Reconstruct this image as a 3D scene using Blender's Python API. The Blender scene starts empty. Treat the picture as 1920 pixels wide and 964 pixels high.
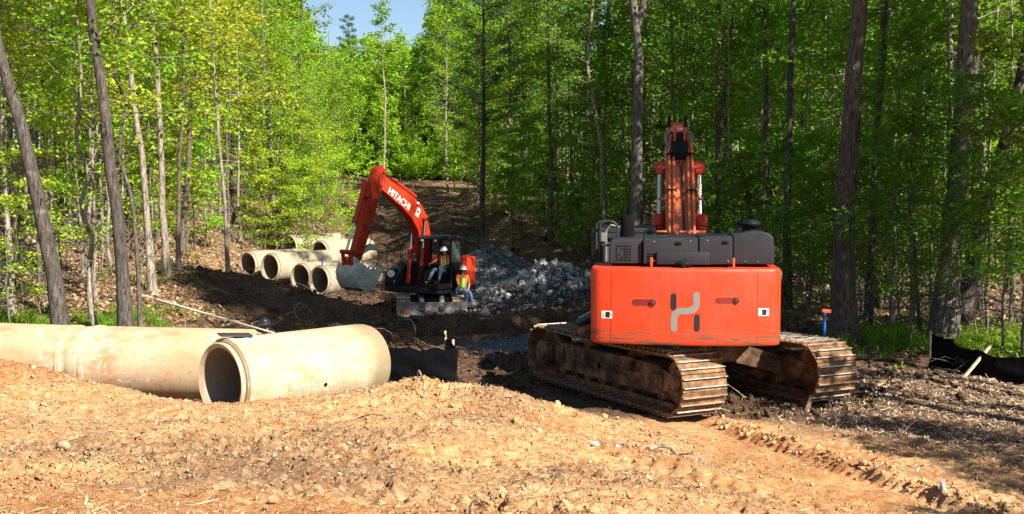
import bpy, bmesh, math, random
import numpy as np
from mathutils import Vector, Matrix, Euler, noise as mnoise
R = math.radians
scene = bpy.context.scene
COL = scene.collection
rng = np.random.default_rng(7)
random.seed(7)

# ------------------------------------------------------------------ camera, light, sky
CAM = Vector((0, 0, 3.58)); F = 2150.0; PITCH = R(3.27)
cd = bpy.data.cameras.new('camera'); cam = bpy.data.objects.new('camera', cd); COL.objects.link(cam)
cam.location = CAM; cam.rotation_euler = (R(90) - PITCH, 0, 0)
cd.sensor_width = 36; cd.lens = 36 * F / 1920; cd.clip_end = 2000; cd.clip_start = .05
scene.camera = cam

def at(px, py, Y):
    """point of the place seen at a photograph position, at distance Y (used to take measurements off the photo)"""
    u = (px - 960) / F; v = (482 - py) / F
    yc = math.cos(PITCH) + v * math.sin(PITCH); zc = -math.sin(PITCH) + v * math.cos(PITCH)
    s = Y / yc
    return Vector((u * s, Y, 3.58 + zc * s))

SUN_AZ = Vector((0.66, -0.751)); SUN_EL = R(39)
sd = Vector((SUN_AZ.x * math.cos(SUN_EL), SUN_AZ.y * math.cos(SUN_EL), math.sin(SUN_EL)))
ld = bpy.data.lights.new('sun', 'SUN'); lo = bpy.data.objects.new('sun', ld); COL.objects.link(lo)
ld.energy = 5.0; ld.angle = R(.53); ld.color = (1.0, .93, .80)
lo.rotation_euler = sd.to_track_quat('Z', 'Y').to_euler(); lo.location = (20, -20, 40)
w = bpy.data.worlds.new('World'); scene.world = w; w.use_nodes = True
nt = w.node_tree; bg = nt.nodes['Background']
sky = nt.nodes.new('ShaderNodeTexSky'); sky.sky_type = 'NISHITA'; sky.sun_disc = False
sky.sun_elevation = SUN_EL; sky.sun_rotation = math.atan2(SUN_AZ.x, SUN_AZ.y)
sky.air_density = 1.0; sky.dust_density = .4; sky.ozone_density = 3.0
nt.links.new(sky.outputs[0], bg.inputs[0]); bg.inputs[1].default_value = .055
vs = scene.view_settings
scene.display_settings.display_device = 'sRGB'
vs.view_transform = 'Standard'; vs.look = 'None'; vs.gamma = 1; vs.use_curve_mapping = False; vs.exposure = 1.3
cy = scene.cycles
cy.max_bounces = 6; cy.diffuse_bounces = 3; cy.transmission_bounces = 4; cy.glossy_bounces = 2; cy.transparent_max_bounces = 6
cy.caustics_reflective = False; cy.caustics_refractive = False
cy.use_denoising = True

# ------------------------------------------------------------------ mesh helpers
class MB:
    def __init__(s): s.v = []; s.f = []; s.m = []; s.mi = 0
    def add(s, vs, fs, mi=None):
        o = len(s.v); s.v += [tuple(p) for p in vs]; s.f += [tuple(i + o for i in f) for f in fs]
        s.m += [s.mi if mi is None else mi] * len(fs)
        return s
    def box(s, c, d, rot=None, mi=None):
        hx, hy, hz = d[0]/2, d[1]/2, d[2]/2
        p = [Vector((x, y, z)) for z in (-hz, hz) for y in (-hy, hy) for x in (-hx, hx)]
        if rot is not None:
            M = rot if isinstance(rot, Matrix) else Euler(rot).to_matrix()
            p = [M @ q for q in p]
        c = Vector(c)
        return s.add([q + c for q in p], [(0,2,3,1),(4,5,7,6),(0,1,5,4),(2,6,7,3),(0,4,6,2),(1,3,7,5)], mi)
    def prism(s, poly, a, b, axis='x', mi=None):
        """poly: 2D outline; axis x -> (y,z), y -> (x,z), z -> (x,y)"""
        n = len(poly)
        f3 = {'x': lambda p, t: (t, p[0], p[1]), 'y': lambda p, t: (p[0], t, p[1]), 'z': lambda p, t: (p[0], p[1], t)}[axis]
        v = [f3(p, a) for p in poly] + [f3(p, b) for p in poly]
        fs = [tuple(range(n))[::-1], tuple(range(n, 2*n))] + [(i, (i+1) % n, n+(i+1) % n, n+i) for i in range(n)]
        return s.add(v, fs, mi)
    def tube(s, pts, rad, seg=10, mi=None, cap=True):
        pts = [Vector(p) for p in pts]; n = len(pts)
        if not hasattr(rad, '__len__'): rad = [rad] * n
        v = []; up = None
        for i in range(n):
            t = (pts[min(i+1, n-1)] - pts[max(i-1, 0)])
            if t.length < 1e-9: t = Vector((0, 0, 1))
            t.normalize()
            if up is None:
                up = t.orthogonal().normalized()
            else:
                up = (up - t * up.dot(t))
                up = up.normalized() if up.length > 1e-6 else t.orthogonal().normalized()
            b = t.cross(up)
            for k in range(seg):
                a = 2*math.pi*k/seg
                v.append(pts[i] + (up*math.cos(a) + b*math.sin(a)) * rad[i])
        fs = [(i*seg+k, i*seg+(k+1) % seg, (i+1)*seg+(k+1) % seg, (i+1)*seg+k) for i in range(n-1) for k in range(seg)]
        if cap: fs += [tuple(range(seg))[::-1], tuple(range((n-1)*seg, n*seg))]
        return s.add(v, fs, mi)
    def cyl(s, a, b, r, seg=16, mi=None, r2=None): return s.tube([a, b], [r, r if r2 is None else r2], seg, mi)
    def lathe(s, prof, axis='z', seg=32, o=(0, 0, 0), mi=None, closed=False):
        """prof: list of (radius, along)"""
        n = len(prof); v = []
        for r, t in prof:
            for k in range(seg):
                a = 2*math.pi*k/seg; c, q = r*math.cos(a), r*math.sin(a)
                p = {'z': (c, q, t), 'x': (t, c, q), 'y': (q, t, c)}[axis]
                v.append((p[0]+o[0], p[1]+o[1], p[2]+o[2]))
        m = n if closed else n-1
        fs = [(i*seg+k, i*seg+(k+1) % seg, ((i+1) % n)*seg+(k+1) % seg, ((i+1) % n)*seg+k) for i in range(m) for k in range(seg)]
        return s.add(v, fs, mi)
    def ball(s, c, r, mi=None, sub=2, sq=(1, 1, 1)):
        bm = bmesh.new(); bmesh.ops.create_icosphere(bm, subdivisions=sub, radius=1)
        v = [(c[0]+p.co.x*r*sq[0], c[1]+p.co.y*r*sq[1], c[2]+p.co.z*r*sq[2]) for p in bm.verts]
        fs = [tuple(q.index for q in f.verts) for f in bm.faces]; bm.free()
        return s.add(v, fs, mi)
    def mesh(s, name, mats, bevel=0, smooth=True, ang=32, seg=2):
        me = bpy.data.meshes.new(name); me.from_pydata(s.v, [], s.f)
        for m in (mats if isinstance(mats, (list, tuple)) else [mats]): me.materials.append(m)
        if any(s.m): me.polygons.foreach_set('material_index', s.m)
        bm = bmesh.new(); bm.from_mesh(me)
        bmesh.ops.recalc_face_normals(bm, faces=bm.faces)
        if bevel:
            es = [e for e in bm.edges if len(e.link_faces) == 2 and e.calc_face_angle(0) > R(30)]
            bmesh.ops.bevel(bm, geom=es, offset=bevel, offset_type='OFFSET', segments=seg, profile=.6, affect='EDGES', clamp_overlap=True)
        bm.to_mesh(me); bm.free()
        if smooth:
            me.polygons.foreach_set('use_smooth', [True]*len(me.polygons)); me.set_sharp_from_angle(angle=R(ang))
        return me
    def build(s, name, mats, parent=None, bevel=0, smooth=True, ang=32, seg=2):
        return link(name, s.mesh(name, mats, bevel, smooth, ang, seg), parent)

def link(name, me, parent=None, loc=None):
    o = bpy.data.objects.new(name, me); COL.objects.link(o)
    if parent is not None: o.parent = parent
    if loc is not None: o.location = loc
    return o
def tag(o, label=None, cat=None, group=None, kind=None):
    for k, v in (('label', label), ('category', cat), ('group', group), ('kind', kind)):
        if v: o[k] = v
    return o
def empty(name, loc=(0, 0, 0), rz=0, parent=None):
    o = bpy.data.objects.new(name, None); COL.objects.link(o); o.location = loc; o.rotation_euler = (0, 0, rz)
    o.empty_display_size = .2
    if parent is not None: o.parent = parent
    return o
def npmesh(name, V, Fq, mats, smooth=False, attr=None, mi=None):
    """quads mesh straight from numpy arrays"""
    me = bpy.data.meshes.new(name); k = Fq.shape[1]
    me.vertices.add(len(V)); me.vertices.foreach_set('co', np.asarray(V, np.float32).ravel())
    me.loops.add(Fq.size); me.loops.foreach_set('vertex_index', Fq.ravel().astype(np.int32))
    me.polygons.add(len(Fq)); me.polygons.foreach_set('loop_start', np.arange(0, Fq.size, k, dtype=np.int32))
    me.polygons.foreach_set('loop_total', np.full(len(Fq), k, np.int32))
    if mi is not None: me.polygons.foreach_set('material_index', mi.astype(np.int32))
    if smooth: me.polygons.foreach_set('use_smooth', np.ones(len(Fq), bool))
    for m in (mats if isinstance(mats, (list, tuple)) else [mats]): me.materials.append(m)
    for nm, (dom, arr) in (attr or {}).items():
        a = me.attributes.new(nm, 'FLOAT', dom); a.data.foreach_set('value', np.asarray(arr, np.float32))
    me.update(calc_edges=True); me.validate()
    return me

# ------------------------------------------------------------------ numpy noise
_perm = np.random.default_rng(3).permutation(4096)
def vnoise(x, y, seed=0):
    xi = np.floor(x).astype(int); yi = np.floor(y).astype(int); fx = x-xi; fy = y-yi
    fx = fx*fx*fx*(fx*(fx*6-15)+10); fy = fy*fy*fy*(fy*(fy*6-15)+10)
    def h(a, b): return _perm[(_perm[(a+seed*57) & 4095]+b) & 4095]/4095.0
    return (h(xi, yi)*(1-fx)+h(xi+1, yi)*fx)*(1-fy)+(h(xi, yi+1)*(1-fx)+h(xi+1, yi+1)*fx)*fy - .5
def fbm(x, y, sc, oct=4, seed=0, gain=.5):
    r = 0; a = 1; t = 0
    for o in range(oct):
        c, s = math.cos(o*1.1+seed), math.sin(o*1.1+seed)
        r = r + a*vnoise((x*c-y*s)/sc+o*17.3, (x*s+y*c)/sc-o*9.1, seed+o); t += a; a *= gain; sc /= 2.03
    return r/t*2
def lerp(pts, y): xs, ys = zip(*pts); return np.interp(y, xs, ys)
def sstep(a, b, x): t = np.clip((x-a)/(b-a), 0, 1); return t*t*(3-2*t)

# ------------------------------------------------------------------ materials
class NM:
    def __init__(s, name):
        s.m = bpy.data.materials.new(name); s.m.use_nodes = True; s.t = s.m.node_tree
        s.b = s.t.nodes['Principled BSDF']; s.out = s.t.nodes['Material Output']
        s.tc = s.t.nodes.new('ShaderNodeTexCoord'); s.co = s.tc.outputs['Object']
    def n(s, ty, **kw):
        o = s.t.nodes.new(ty)
        for k, v in kw.items(): setattr(o, k, v)
        return o
    def l(s, a, b): s.t.links.new(a, b)
    def setv(s, i, v):
        if hasattr(v, 'is_linked') or isinstance(v, bpy.types.NodeSocket): s.l(v, i)
        else: i.default_value = v
    def map(s, sc, rot=(0, 0, 0), co=None):
        m = s.n('ShaderNodeMapping'); s.l(co or s.co, m.inputs[0]); m.inputs['Scale'].default_value = sc; m.inputs['Rotation'].default_value = rot
        return m.outputs[0]
    def noise(s, sc, det=5, rough=.6, co=None, dist=0):
        q = s.n('ShaderNodeTexNoise'); s.l(co or s.co, q.inputs['Vector']); q.inputs['Scale'].default_value = sc
        q.inputs['Detail'].default_value = det; q.inputs['Roughness'].default_value = rough; q.inputs['Distortion'].default_value = dist
        return q.outputs['Fac']
    def vor(s, sc, co=None, out='Distance', feat='F1'):
        q = s.n('ShaderNodeTexVoronoi'); q.feature = feat; s.l(co or s.co, q.inputs['Vector']); q.inputs['Scale'].default_value = sc
        return q.outputs[out]
    def ramp(s, fac, stops):
        q = s.n('ShaderNodeValToRGB'); s.l(fac, q.inputs[0]); e = q.color_ramp.elements
        while len(e) < len(stops): e.new(.5)
        for el, (p, c) in zip(e, stops):
            el.position = p; el.color = (c if hasattr(c, '__len__') else (c, c, c)) + ((1,) if hasattr(c, '__len__') else (1,))
        return q.outputs[0]
    def mix(s, fac, a, b, mode='MIX'):
        q = s.n('ShaderNodeMix', data_type='RGBA', blend_type=mode)
        for i, v in ((q.inputs[0], fac), (q.inputs[6], a), (q.inputs[7], b)):
            if isinstance(v, bpy.types.NodeSocket): s.l(v, i)
            elif hasattr(v, '__len__'): i.default_value = tuple(v)[:3] + (1,)
            else: i.default_value = v
        return q.outputs[2]
    def math(s, op, a, b=0.5, clamp=False):
        q = s.n('ShaderNodeMath', operation=op, use_clamp=clamp)
        for i, v in ((q.inputs[0], a), (q.inputs[1], b)):
            if isinstance(v, bpy.types.NodeSocket): s.l(v, i)
            else: i.default_value = v
        return q.outputs[0]
    def attr(s, nm, out='Fac'):
        q = s.n('ShaderNodeAttribute'); q.attribute_name = nm; return q.outputs[out]
    def bump(s, h, strength=.5, dist=.02, nrm=None):
        q = s.n('ShaderNodeBump'); s.l(h, q.inputs['Height']); q.inputs['Strength'].default_value = strength; q.inputs['Distance'].default_value = dist
        if nrm is not None: s.l(nrm, q.inputs['Normal'])
        s.l(q.outputs[0], s.b.inputs['Normal']); return q.outputs[0]
    def done(s, col=None, rough=None, metal=None, spec=None):
        for k, v in (('Base Color', col), ('Roughness', rough), ('Metallic', metal), ('Specular IOR Level', spec)):
            if v is None: continue
            i = s.b.inputs[k]
            if isinstance(v, bpy.types.NodeSocket): s.l(v, i)
            elif hasattr(v, '__len__'): i.default_value = tuple(v)[:3]+(1,)
            else: i.default_value = v
        return s.m

def paint(name, col, rough=.45, dirt=(.16, .09, .05), amount=.35, scale=2.5, low=None, metal=0.0):
    """worn painted metal: grime patches, streaks and fine scratches"""
    k = NM(name)
    n1 = k.noise(scale, 8, .65); st = k.noise(6, 6, .6, co=k.map((1.5, 1.5, .25)))
    d = k.math('MULTIPLY', k.ramp(n1, [(.42, 0.0), (.75, 1.0)]), k.ramp(st, [(.35, .25), (.7, 1.0)]))
    d = k.math('MULTIPLY', d, amount*2, True)
    if low:
        sx = k.n('ShaderNodeSeparateXYZ'); k.l(k.co, sx.inputs[0])
        g = k.n('ShaderNodeMapRange'); k.l(sx.outputs[2], g.inputs[0]); g.inputs[1].default_value = low[1]; g.inputs[2].default_value = low[0]; g.inputs[3].default_value = 0; g.inputs[4].default_value = 1
        e = k.math('MULTIPLY', k.math('MULTIPLY', g.outputs[0], 1.7, True), k.ramp(k.noise(7, 7, .72, co=k.map((.22, .22, 2.2))), [(.44, 0.0), (.56, 1.0)]))
        d = k.math('MAXIMUM', d, e)
    var = k.mix(k.ramp(k.noise(1.3, 3), [(.3, 0.0), (.7, 1.0)]), tuple(c*.86 for c in col), col)
    scr = k.ramp(k.noise(30, 4, .6, co=k.map((.12, .12, 2.6))), [(.60, 0.0), (.66, 1.0)])
    var = k.mix(k.math('MULTIPLY', scr, .6*min(1, amount*2)), var, tuple(min(1, c*.5+.02) for c in col))
    k.bump(k.noise(40, 4, .6), .12, .004)
    return k.done(k.mix(d, var, dirt), k.mix(d, (rough,)*3, (.85,)*3), metal)

def plain(name, col, rough=.6, metal=0, var=.15, sc=8, bump=.1):
    k = NM(name); n1 = k.noise(sc, 5, .6)
    c = k.mix(k.ramp(n1, [(.3, 0.0), (.7, 1.0)]), tuple(q*(1-var) for q in col), tuple(min(1, q*(1+var)) for q in col))
    k.bump(k.noise(sc*5, 4), bump, .006)
    return k.done(c, rough, metal)

M = {}
M['orange'] = paint('orange_paint', (.70, .040, .005), .42, (.12, .05, .02), .50, 2.0, low=(1.17, 1.54))
M['orange2'] = paint('boom_orange_paint', (.72, .075, .014), .42, (.22, .11, .06), .22, 3)
M['tan_orange'] = paint('sun_bleached_orange_paint', (.74, .17, .055), .5, (.25, .13, .08), .3, 4)
M['red_paint'] = paint('red_orange_paint', (.62, .035, .010), .4, (.16, .07, .04), .2, 3)
M['charcoal'] = paint('charcoal_paint', (.019, .020, .026), .55, (.07, .055, .045), .12, 3)
M['black'] = plain('black_parts', (.012, .012, .013), .6)
M['deepblack'] = plain('soot_and_hole_black', (.004, .004, .004), .95)  # exhaust black, also painted on for the dark inside openings
for q_ in ('black', 'deepblack'): M[q_].node_tree.nodes['Principled BSDF'].inputs['Specular IOR Level'].default_value = .12
M['charcoal'].node_tree.nodes['Principled BSDF'].inputs['Specular IOR Level'].default_value = .3
M['chrome'] = plain('chrome_rod', (.75, .77, .80), .16, 1, .05, 8, 0)
M['steel'] = plain('worn_steel', (.42, .40, .38), .38, .85, .3, 12, .3)
M['rubber'] = plain('rubber', (.02, .02, .02), .7)
M['white'] = plain('white_paint', (.78, .77, .74), .5, 0, .05)
M['greydecal'] = plain('grey_decal', (.17, .185, .17), .5, 0, .06)
M['glass'] = None
k = NM('cab_glass'); k.b.inputs['Transmission Weight'].default_value = .85; k.b.inputs['IOR'].default_value = 1.2
M['glass'] = k.done((.35, .50, .46), .05)
M['mirror'] = plain('mirror', (.45, .45, .42), .35, .6, 0, 2, 0)

# muddy tracks
k = NM('muddy_track_steel'); n1 = k.noise(5, 8, .7)
c = k.ramp(n1, [(.3, (.040, .024, .015)), (.5, (.19, .10, .048)), (.68, (.40, .24, .12))])
k.bump(k.noise(22, 6, .7), .6, .015)
M['track'] = k.done(c, .8, .2)
k = NM('polished_grouser'); n1 = k.noise(14, 5, .6)
M['grouser'] = k.done(k.ramp(n1, [(.35, (.22, .14, .09)), (.5, (.70, .66, .60))]), .4, .5)
k = NM('muddy_frame'); n1 = k.noise(2.5, 8, .68)
c = k.ramp(n1, [(.36, (.016, .012, .010)), (.50, (.12, .066, .030)), (.66, (.36, .21, .09))])
k.bump(k.noise(18, 6, .7), .6, .02)
M['undercarriage'] = k.done(c, .85)

# concrete
def concrete(name, a, b, smear, endx=None):
    k = NM(name)
    big = k.noise(1.1, 6, .6); fine = k.noise(34, 6, .7); st = k.noise(3.0, 7, .68, co=k.map((.45, 1, 1)))
    c = k.mix(k.ramp(big, [(.3, 0.0), (.7, 1.0)]), a, b)
    c = k.mix(k.math('MULTIPLY', k.ramp(st, [(.48, 0.0), (.64, 1.0)]), .85), c, smear)
    pale = k.ramp(k.noise(2.0, 3, .5, dist=1.2, co=k.map((1.5, 1, 1))), [(.488, 0.0), (.497, 1.0), (.503, 1.0), (.512, 0.0)])
    msk = k.ramp(k.noise(.7, 3), [(.48, 0.0), (.58, 1.0)])
    c = k.mix(k.math('MULTIPLY', k.math('MULTIPLY', pale, msk), .7), c, (.80, .76, .68))
    c = k.mix(k.math('MULTIPLY', k.ramp(k.noise(9, 7, .7), [(.54, 0.0), (.68, 1.0)]), .6), c, (.25, .175, .105))
    c = k.mix(k.ramp(fine, [(.25, .35), (.55, 0.0)]), c, (.22, .17, .12))
    vo = k.ramp(k.vor(30), [(.06, 1.0), (.10, 0.0)])
    c = k.mix(k.math('MULTIPLY', vo, .35), c, (.18, .13, .09))
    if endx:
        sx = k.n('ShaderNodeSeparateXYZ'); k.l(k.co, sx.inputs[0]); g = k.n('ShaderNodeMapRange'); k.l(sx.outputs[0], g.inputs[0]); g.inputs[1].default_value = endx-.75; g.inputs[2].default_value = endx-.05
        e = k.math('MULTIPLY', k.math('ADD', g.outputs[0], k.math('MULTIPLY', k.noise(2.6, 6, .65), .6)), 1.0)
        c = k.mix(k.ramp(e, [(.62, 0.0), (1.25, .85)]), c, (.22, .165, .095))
    k.bump(k.noise(60, 5, .7), .25, .006)
    return k.done(c, .88)
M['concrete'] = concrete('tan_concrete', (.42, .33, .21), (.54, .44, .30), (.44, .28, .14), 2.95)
M['concrete_clay'] = concrete('clay_smeared_concrete', (.42, .29, .165), (.54, .42, .28), (.46, .19, .075))
M['concrete_grey'] = concrete('grey_tan_concrete', (.27, .235, .175), (.40, .345, .25), (.36, .28, .18))
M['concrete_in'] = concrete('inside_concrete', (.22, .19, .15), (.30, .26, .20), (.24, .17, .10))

# bark
def bark(name, a, b, moss=None):
    k = NM(name)
    n1 = k.noise(9, 8, .7, co=k.map((2.6, 2.6, .45))); n2 = k.noise(1.2, 4, .6)
    c = k.ramp(n1, [(.40, tuple(q*.18 for q in a)), (.50, a), (.62, b)])
    c = k.mix(k.ramp(n2, [(.35, 0.0), (.65, .6)]), c, tuple(q*.6 for q in a))
    lich = k.ramp(k.noise(4, 6, .7), [(.60, 0.0), (.68, 1.0)])
    c = k.mix(k.math('MULTIPLY', lich, .55), c, moss or tuple(min(1, q*1.7) for q in b))
    k.bump(n1, .9, .03)
    return k.done(c, .9)
M['bark_dark'] = bark('dark_bark', (.075, .060, .050), (.15, .125, .105), (.22, .22, .19))
M['bark_grey'] = bark('grey_bark', (.14, .12, .10), (.26, .225, .19), (.34, .34, .29))
M['bark_brown'] = bark('brown_bark', (.115, .085, .067), (.22, .17, .135), (.26, .23, .20))
M['bark_pale'] = bark('pale_bark', (.27, .22, .175), (.48, .41, .33), (.42, .42, .32))

# foliage: colour per tree through the object colour, per leaf through an attribute
def leafmat(name, trans=.5):
    k = NM(name)
    oi = k.n('ShaderNodeObjectInfo'); r = k.attr('rnd')
    c = k.mix(k.ramp(r, [(0.0, 0.0), (1.0, 1.0)]), (.78, .80, .6), (1.18, 1.22, 1.2))
    c = k.mix(1.0, oi.outputs['Color'], c, 'MULTIPLY')
    d = k.b; k.l(c, d.inputs['Base Color']); d.inputs['Roughness'].default_value = .55; d.inputs['Specular IOR Level'].default_value = .35
    t = k.n('ShaderNodeBsdfTranslucent'); c2 = k.mix(1.0, c, (1.25, 1.25, .55), 'MULTIPLY'); k.l(c2, t.inputs[0])
    m = k.n('ShaderNodeMixShader'); m.inputs[0].default_value = trans
    k.l(d.outputs[0], m.inputs[1]); k.l(t.outputs[0], m.inputs[2]); k.l(m.outputs[0], k.out.inputs[0])
    return k.m
M['leaf'] = leafmat('leaves')
M['needle'] = leafmat('needles', .2)
# ------------------------------------------------------------------ terrain
LE = [(-40, -13), (0, -12), (14, -12), (20, -11.5), (26, -9.6), (31, -9.8), (37, -11.5), (45, -13.2), (52, -14), (57, -12), (61, -10.0), (75, -11.4), (95, -14.2), (108, -16)]
RE = [(-40, 10), (0, 10), (12, 10.5), (20, 9.6), (28, 8.2), (36, 7.4), (44, 5.6), (50, 3.2), (56, 1.4), (62, -.5), (75, -3.0), (95, -6.4), (108, -9.5)]
ctl = [(-30, -10, 2.0), (0, -10, 1.95), (12, -10, 1.9), (-12, 2, 2.0), (-6, 2, 1.95), (0, 2, 1.95), (5, 2, 1.8), (10, 2, 1.3), (20, 2, 1.0),
 (-6, 5.5, 1.92), (-3, 5.5, 1.9), (0, 5.5, 1.88), (2, 5.5, 1.72), (4, 5.5, 1.42), (8, 5.5, .8),
 (-8, 9, 1.75), (-4, 9, 1.55), (-1.5, 9, 1.42), (1, 9, 1.28), (3.2, 9, .80), (6, 9, .38),
 (-9, 12, 1.5), (-5, 12, 1.18), (-2, 12, 1.12), (0, 12, 1.05), (1.8, 12, .72), (3.5, 12, .25), (5.6, 12.7, .06), (8, 12, .12), (12, 12, .2),
 (-10, 14.5, 1.25), (-7, 14.5, 1.08), (-4.5, 14.3, .80), (-2.5, 14.5, .86), (-1, 14.5, .90), (.3, 14.5, .72), (1.5, 14.5, .42), (3, 14.8, .10), (5, 15, 0), (8, 15, .05),
 (-10, 16.6, 1.15), (-7.6, 16.6, 1.05), (-6, 16.4, .84), (-4.9, 16.1, .62), (-4, 16, .60), (-2.8, 16, .68), (-1.2, 15.9, .84), (-.3, 16, .66), (.9, 16.3, .45), (1.9, 17, .12),
 (-10, 18.3, .55), (-7.6, 18.2, .4), (-4.8, 17.2, .05), (-3, 17.4, 0), (-1.2, 17.4, .1), (.5, 18, .02),
 (-10, 20.5, -.1), (-7, 20.5, -.15), (-4, 20.5, -.12), (-1, 20.5, -.05), (3, 21, 0), (6, 20, 0), (8.5, 21, .02), (12, 20, .15), (20, 20, .4),
 (-12, 24, .55), (-9, 24, .15), (-5, 24, -.2), (-1, 24, -.1), (3, 25, -.05), (7.5, 27, .02), (10, 27, .08), (20, 28, .4),
 (-14, 30, 1.0), (-10.5, 31, .6), (-8, 30, .1), (-4, 31, -.35), (0, 30, -.15), (3, 31, -.1), (7, 32, 0), (14, 34, .2), (24, 36, .5),
 (-18, 38, 2.1), (-12.5, 37, 1.35), (-10, 37, .55), (-5, 37, -.55), (-2.7, 41, -.95), (0, 39, -.45), (3, 38, -.15), (7, 40, .1), (14, 44, .3),
 (-22, 47, 3.1), (-14, 47, 1.8), (-12.6, 47.5, -.1), (-11.4, 51, -.52), (-8.5, 49, -.85), (-9.5, 55.5, -.25), (-8, 46, -.75), (-4, 46, -.75), (0, 46, -.3), (4, 47, .2), (10, 50, .4),
 (-20, 56, 3.3), (-14.6, 56, 1.4), (-6, 53, 0.0), (-1, 53, .55), (4, 55, .9), (10, 56, .7),
 (-22, 62, 4.0), (-11.3, 57.6, .0), (-9.0, 60.6, .35), (-12.4, 65, 2.3), (-6, 60, 1.3), (-1, 60, 1.35), (5, 62, 1.4), (14, 64, .8),
 (-25, 75, 4.8), (-13, 75, 3.3), (-6, 75, 2.6), (0, 75, 2.6), (10, 76, 2.0), (20, 78, 1.5),
 (-28, 95, 5.8), (-12, 95, 4.3), (-8.5, 95, 4.0), (-4, 95, 4.1), (8, 95, 4.0), (24, 96, 3.0),
 (-30, 115, 6.2), (-9, 112, 4.9), (10, 115, 5.0), (30, 115, 4), (-60, 60, 6.5), (60, 60, 2), (-60, 120, 8), (60, 120, 5), (0, 160, 7), (-60, 10, 2.5), (60, 10, 1.5), (-60, 180, 9), (60, 180, 7), (-30, -40, 2), (30, -40, 2)]
C_ = np.array(ctl, float)
def _U(r2): return np.where(r2 > 0, .5*r2*np.log(np.maximum(r2, 1e-12)), 0)
def _wy(y): return 30*np.log1p(np.maximum(y, -20)/30+.0) if False else y
_n = len(C_)
_A = np.zeros((_n+3, _n+3)); _d = (C_[:, None, 0]-C_[None, :, 0])**2+(C_[:, None, 1]-C_[None, :, 1])**2
_A[:_n, :_n] = _U(_d)+np.eye(_n)*.15; _A[:_n, _n] = 1; _A[:_n, _n+1:] = C_[:, :2]; _A[_n:, :_n] = _A[:_n, _n:].T
_w = np.linalg.solve(_A, np.concatenate([C_[:, 2], np.zeros(3)]))
def tps(x, y):
    out = _w[_n]+_w[_n+1]*x+_w[_n+2]*y
    for i in range(_n): out = out+_w[i]*_U((x-C_[i, 0])**2+(y-C_[i, 1])**2)
    return out
def g2(x, y, cx, cy, rx, ry, rot=0):
    c, s = math.cos(rot), math.sin(rot); u = ((x-cx)*c+(y-cy)*s)/rx; v = (-(x-cx)*s+(y-cy)*c)/ry
    return np.exp(-(u*u+v*v))
def segdist(x, y, pts):
    """distance to a polyline, and signed side"""
    best = np.full(np.shape(x), 1e9); side = np.zeros(np.shape(x)); tt = np.zeros(np.shape(x)); acc = 0
    for (ax, ay), (bx, by) in zip(pts[:-1], pts[1:]):
        L = math.hypot(bx-ax, by-ay); t = np.clip(((x-ax)*(bx-ax)+(y-ay)*(by-ay))/L**2, 0, 1)
        dx = x-(ax+t*(bx-ax)); dy = y-(ay+t*(by-ay)); d = np.hypot(dx, dy)
        sg = np.sign((bx-ax)*(y-ay)-(by-ay)*(x-ax)); m = d < best
        best = np.where(m, d, best); side = np.where(m, sg, side); tt = np.where(m, acc+t*L, tt); acc += L
    return best, side, tt
TRENCH = [(-7.2, 28.2), (-4.5, 29.3), (-1.6, 31.2), (2.2, 33.6)]
RUT = [(3.0, 18.6), (3.62, 16.9), (4.15, 15.6), (4.62, 14.2), (5.05, 13.0), (5.6, 11.4)]
WINDROW = [(-3.2, 80), (-.6, 64), (.6, 57), (1.7, 51.5), (3.2, 47.5), (4.6, 43)]
WINDROWL = [(-10.5, 74), (-9.6, 62), (-9.2, 57)]
def edges(x, y):
    n = fbm(x, y, 3.0, 3, 11)*1.1
    l = np.interp(y, *zip(*LE))+n*.8; r = np.interp(y, *zip(*RE))+n*.8
    out = np.maximum(l-x, x-r)
    return np.maximum(out, (y-104)*.5)          # >0 inside the wood
def zones(x, y):
    wood = sstep(-.6, .8, edges(x, y)+np.where(x < 0, 2.3*sstep(26, 30, y)*(1-sstep(58, 64, y)), 0)*(1-np.clip(g2(x, y, -8.1, 37.0, 2.4, 2.6)*1.6, 0, 1)))
    wood = np.clip(wood+g2(x, y, 8.6, 17.2, 2.9, 4.2)*.75, 0, 1)
    nn = fbm(x, y, 2.2, 4, 5)
    # orange clay of the bank we stand on
    lim = np.interp(x, [-12, -6, -4.5, -1, .8, 2.2, 4.5, 7, 12], [20.0, 18.6, 17.3, 17.2, 17.0, 17.6, 17.3, 15.2, 13.4])
    clay = 1-sstep(-.5, .7, y-lim+nn*1.2)
    clay *= 1-wood*.6
    gr = .8*g2(x, y, .9, 27.6, 2.2, 2.6)+g2(x, y, -1.2, 44.6, 2.6, 1.6)*.9
    gravel = sstep(.35, .6, gr+nn*.35)
    return wood, clay, gravel
def tones(x, y):
    n = fbm(x, y, .9, 5, 61, .6)
    org = g2(x, y, -2.5, 9.4, 1.9, 1.0)+.8*g2(x, y, -1.2, 8.0, 1.3, .8)+.9*g2(x, y, 1.1, 9.6, .9, 1.2)+.6*g2(x, y, -5.6, 10.4, 1.6, .8)+.7*g2(x, y, 1.9, 13.0, .9, .7)+.6*g2(x, y, 1.7, 15.9, 1.2, .5)+.4*g2(x, y, .2, 12, 1.2, .6)
    ora = g2(x, y, -7.0, 16.0, 1.4, 1.1)+g2(x, y, -2.2, 6.0, 2.4, .9)+.8*g2(x, y, -2.9, 15.4, 1.3, .5)+.9*g2(x, y, 4.0, 15.4, 1.6, 2.4)+.8*g2(x, y, 3.2, 11.5, 2.2, 1.5)+.6*g2(x, y, -.2, 14.2, 1.6, .8)+.6*g2(x, y, -.6, 6.6, 1.4, .5)
    return sstep(.3, .95, org+n*1.3)*.8, sstep(.25, .8, ora+fbm(x, y, .7, 5, 62, .6)*.9)
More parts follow.
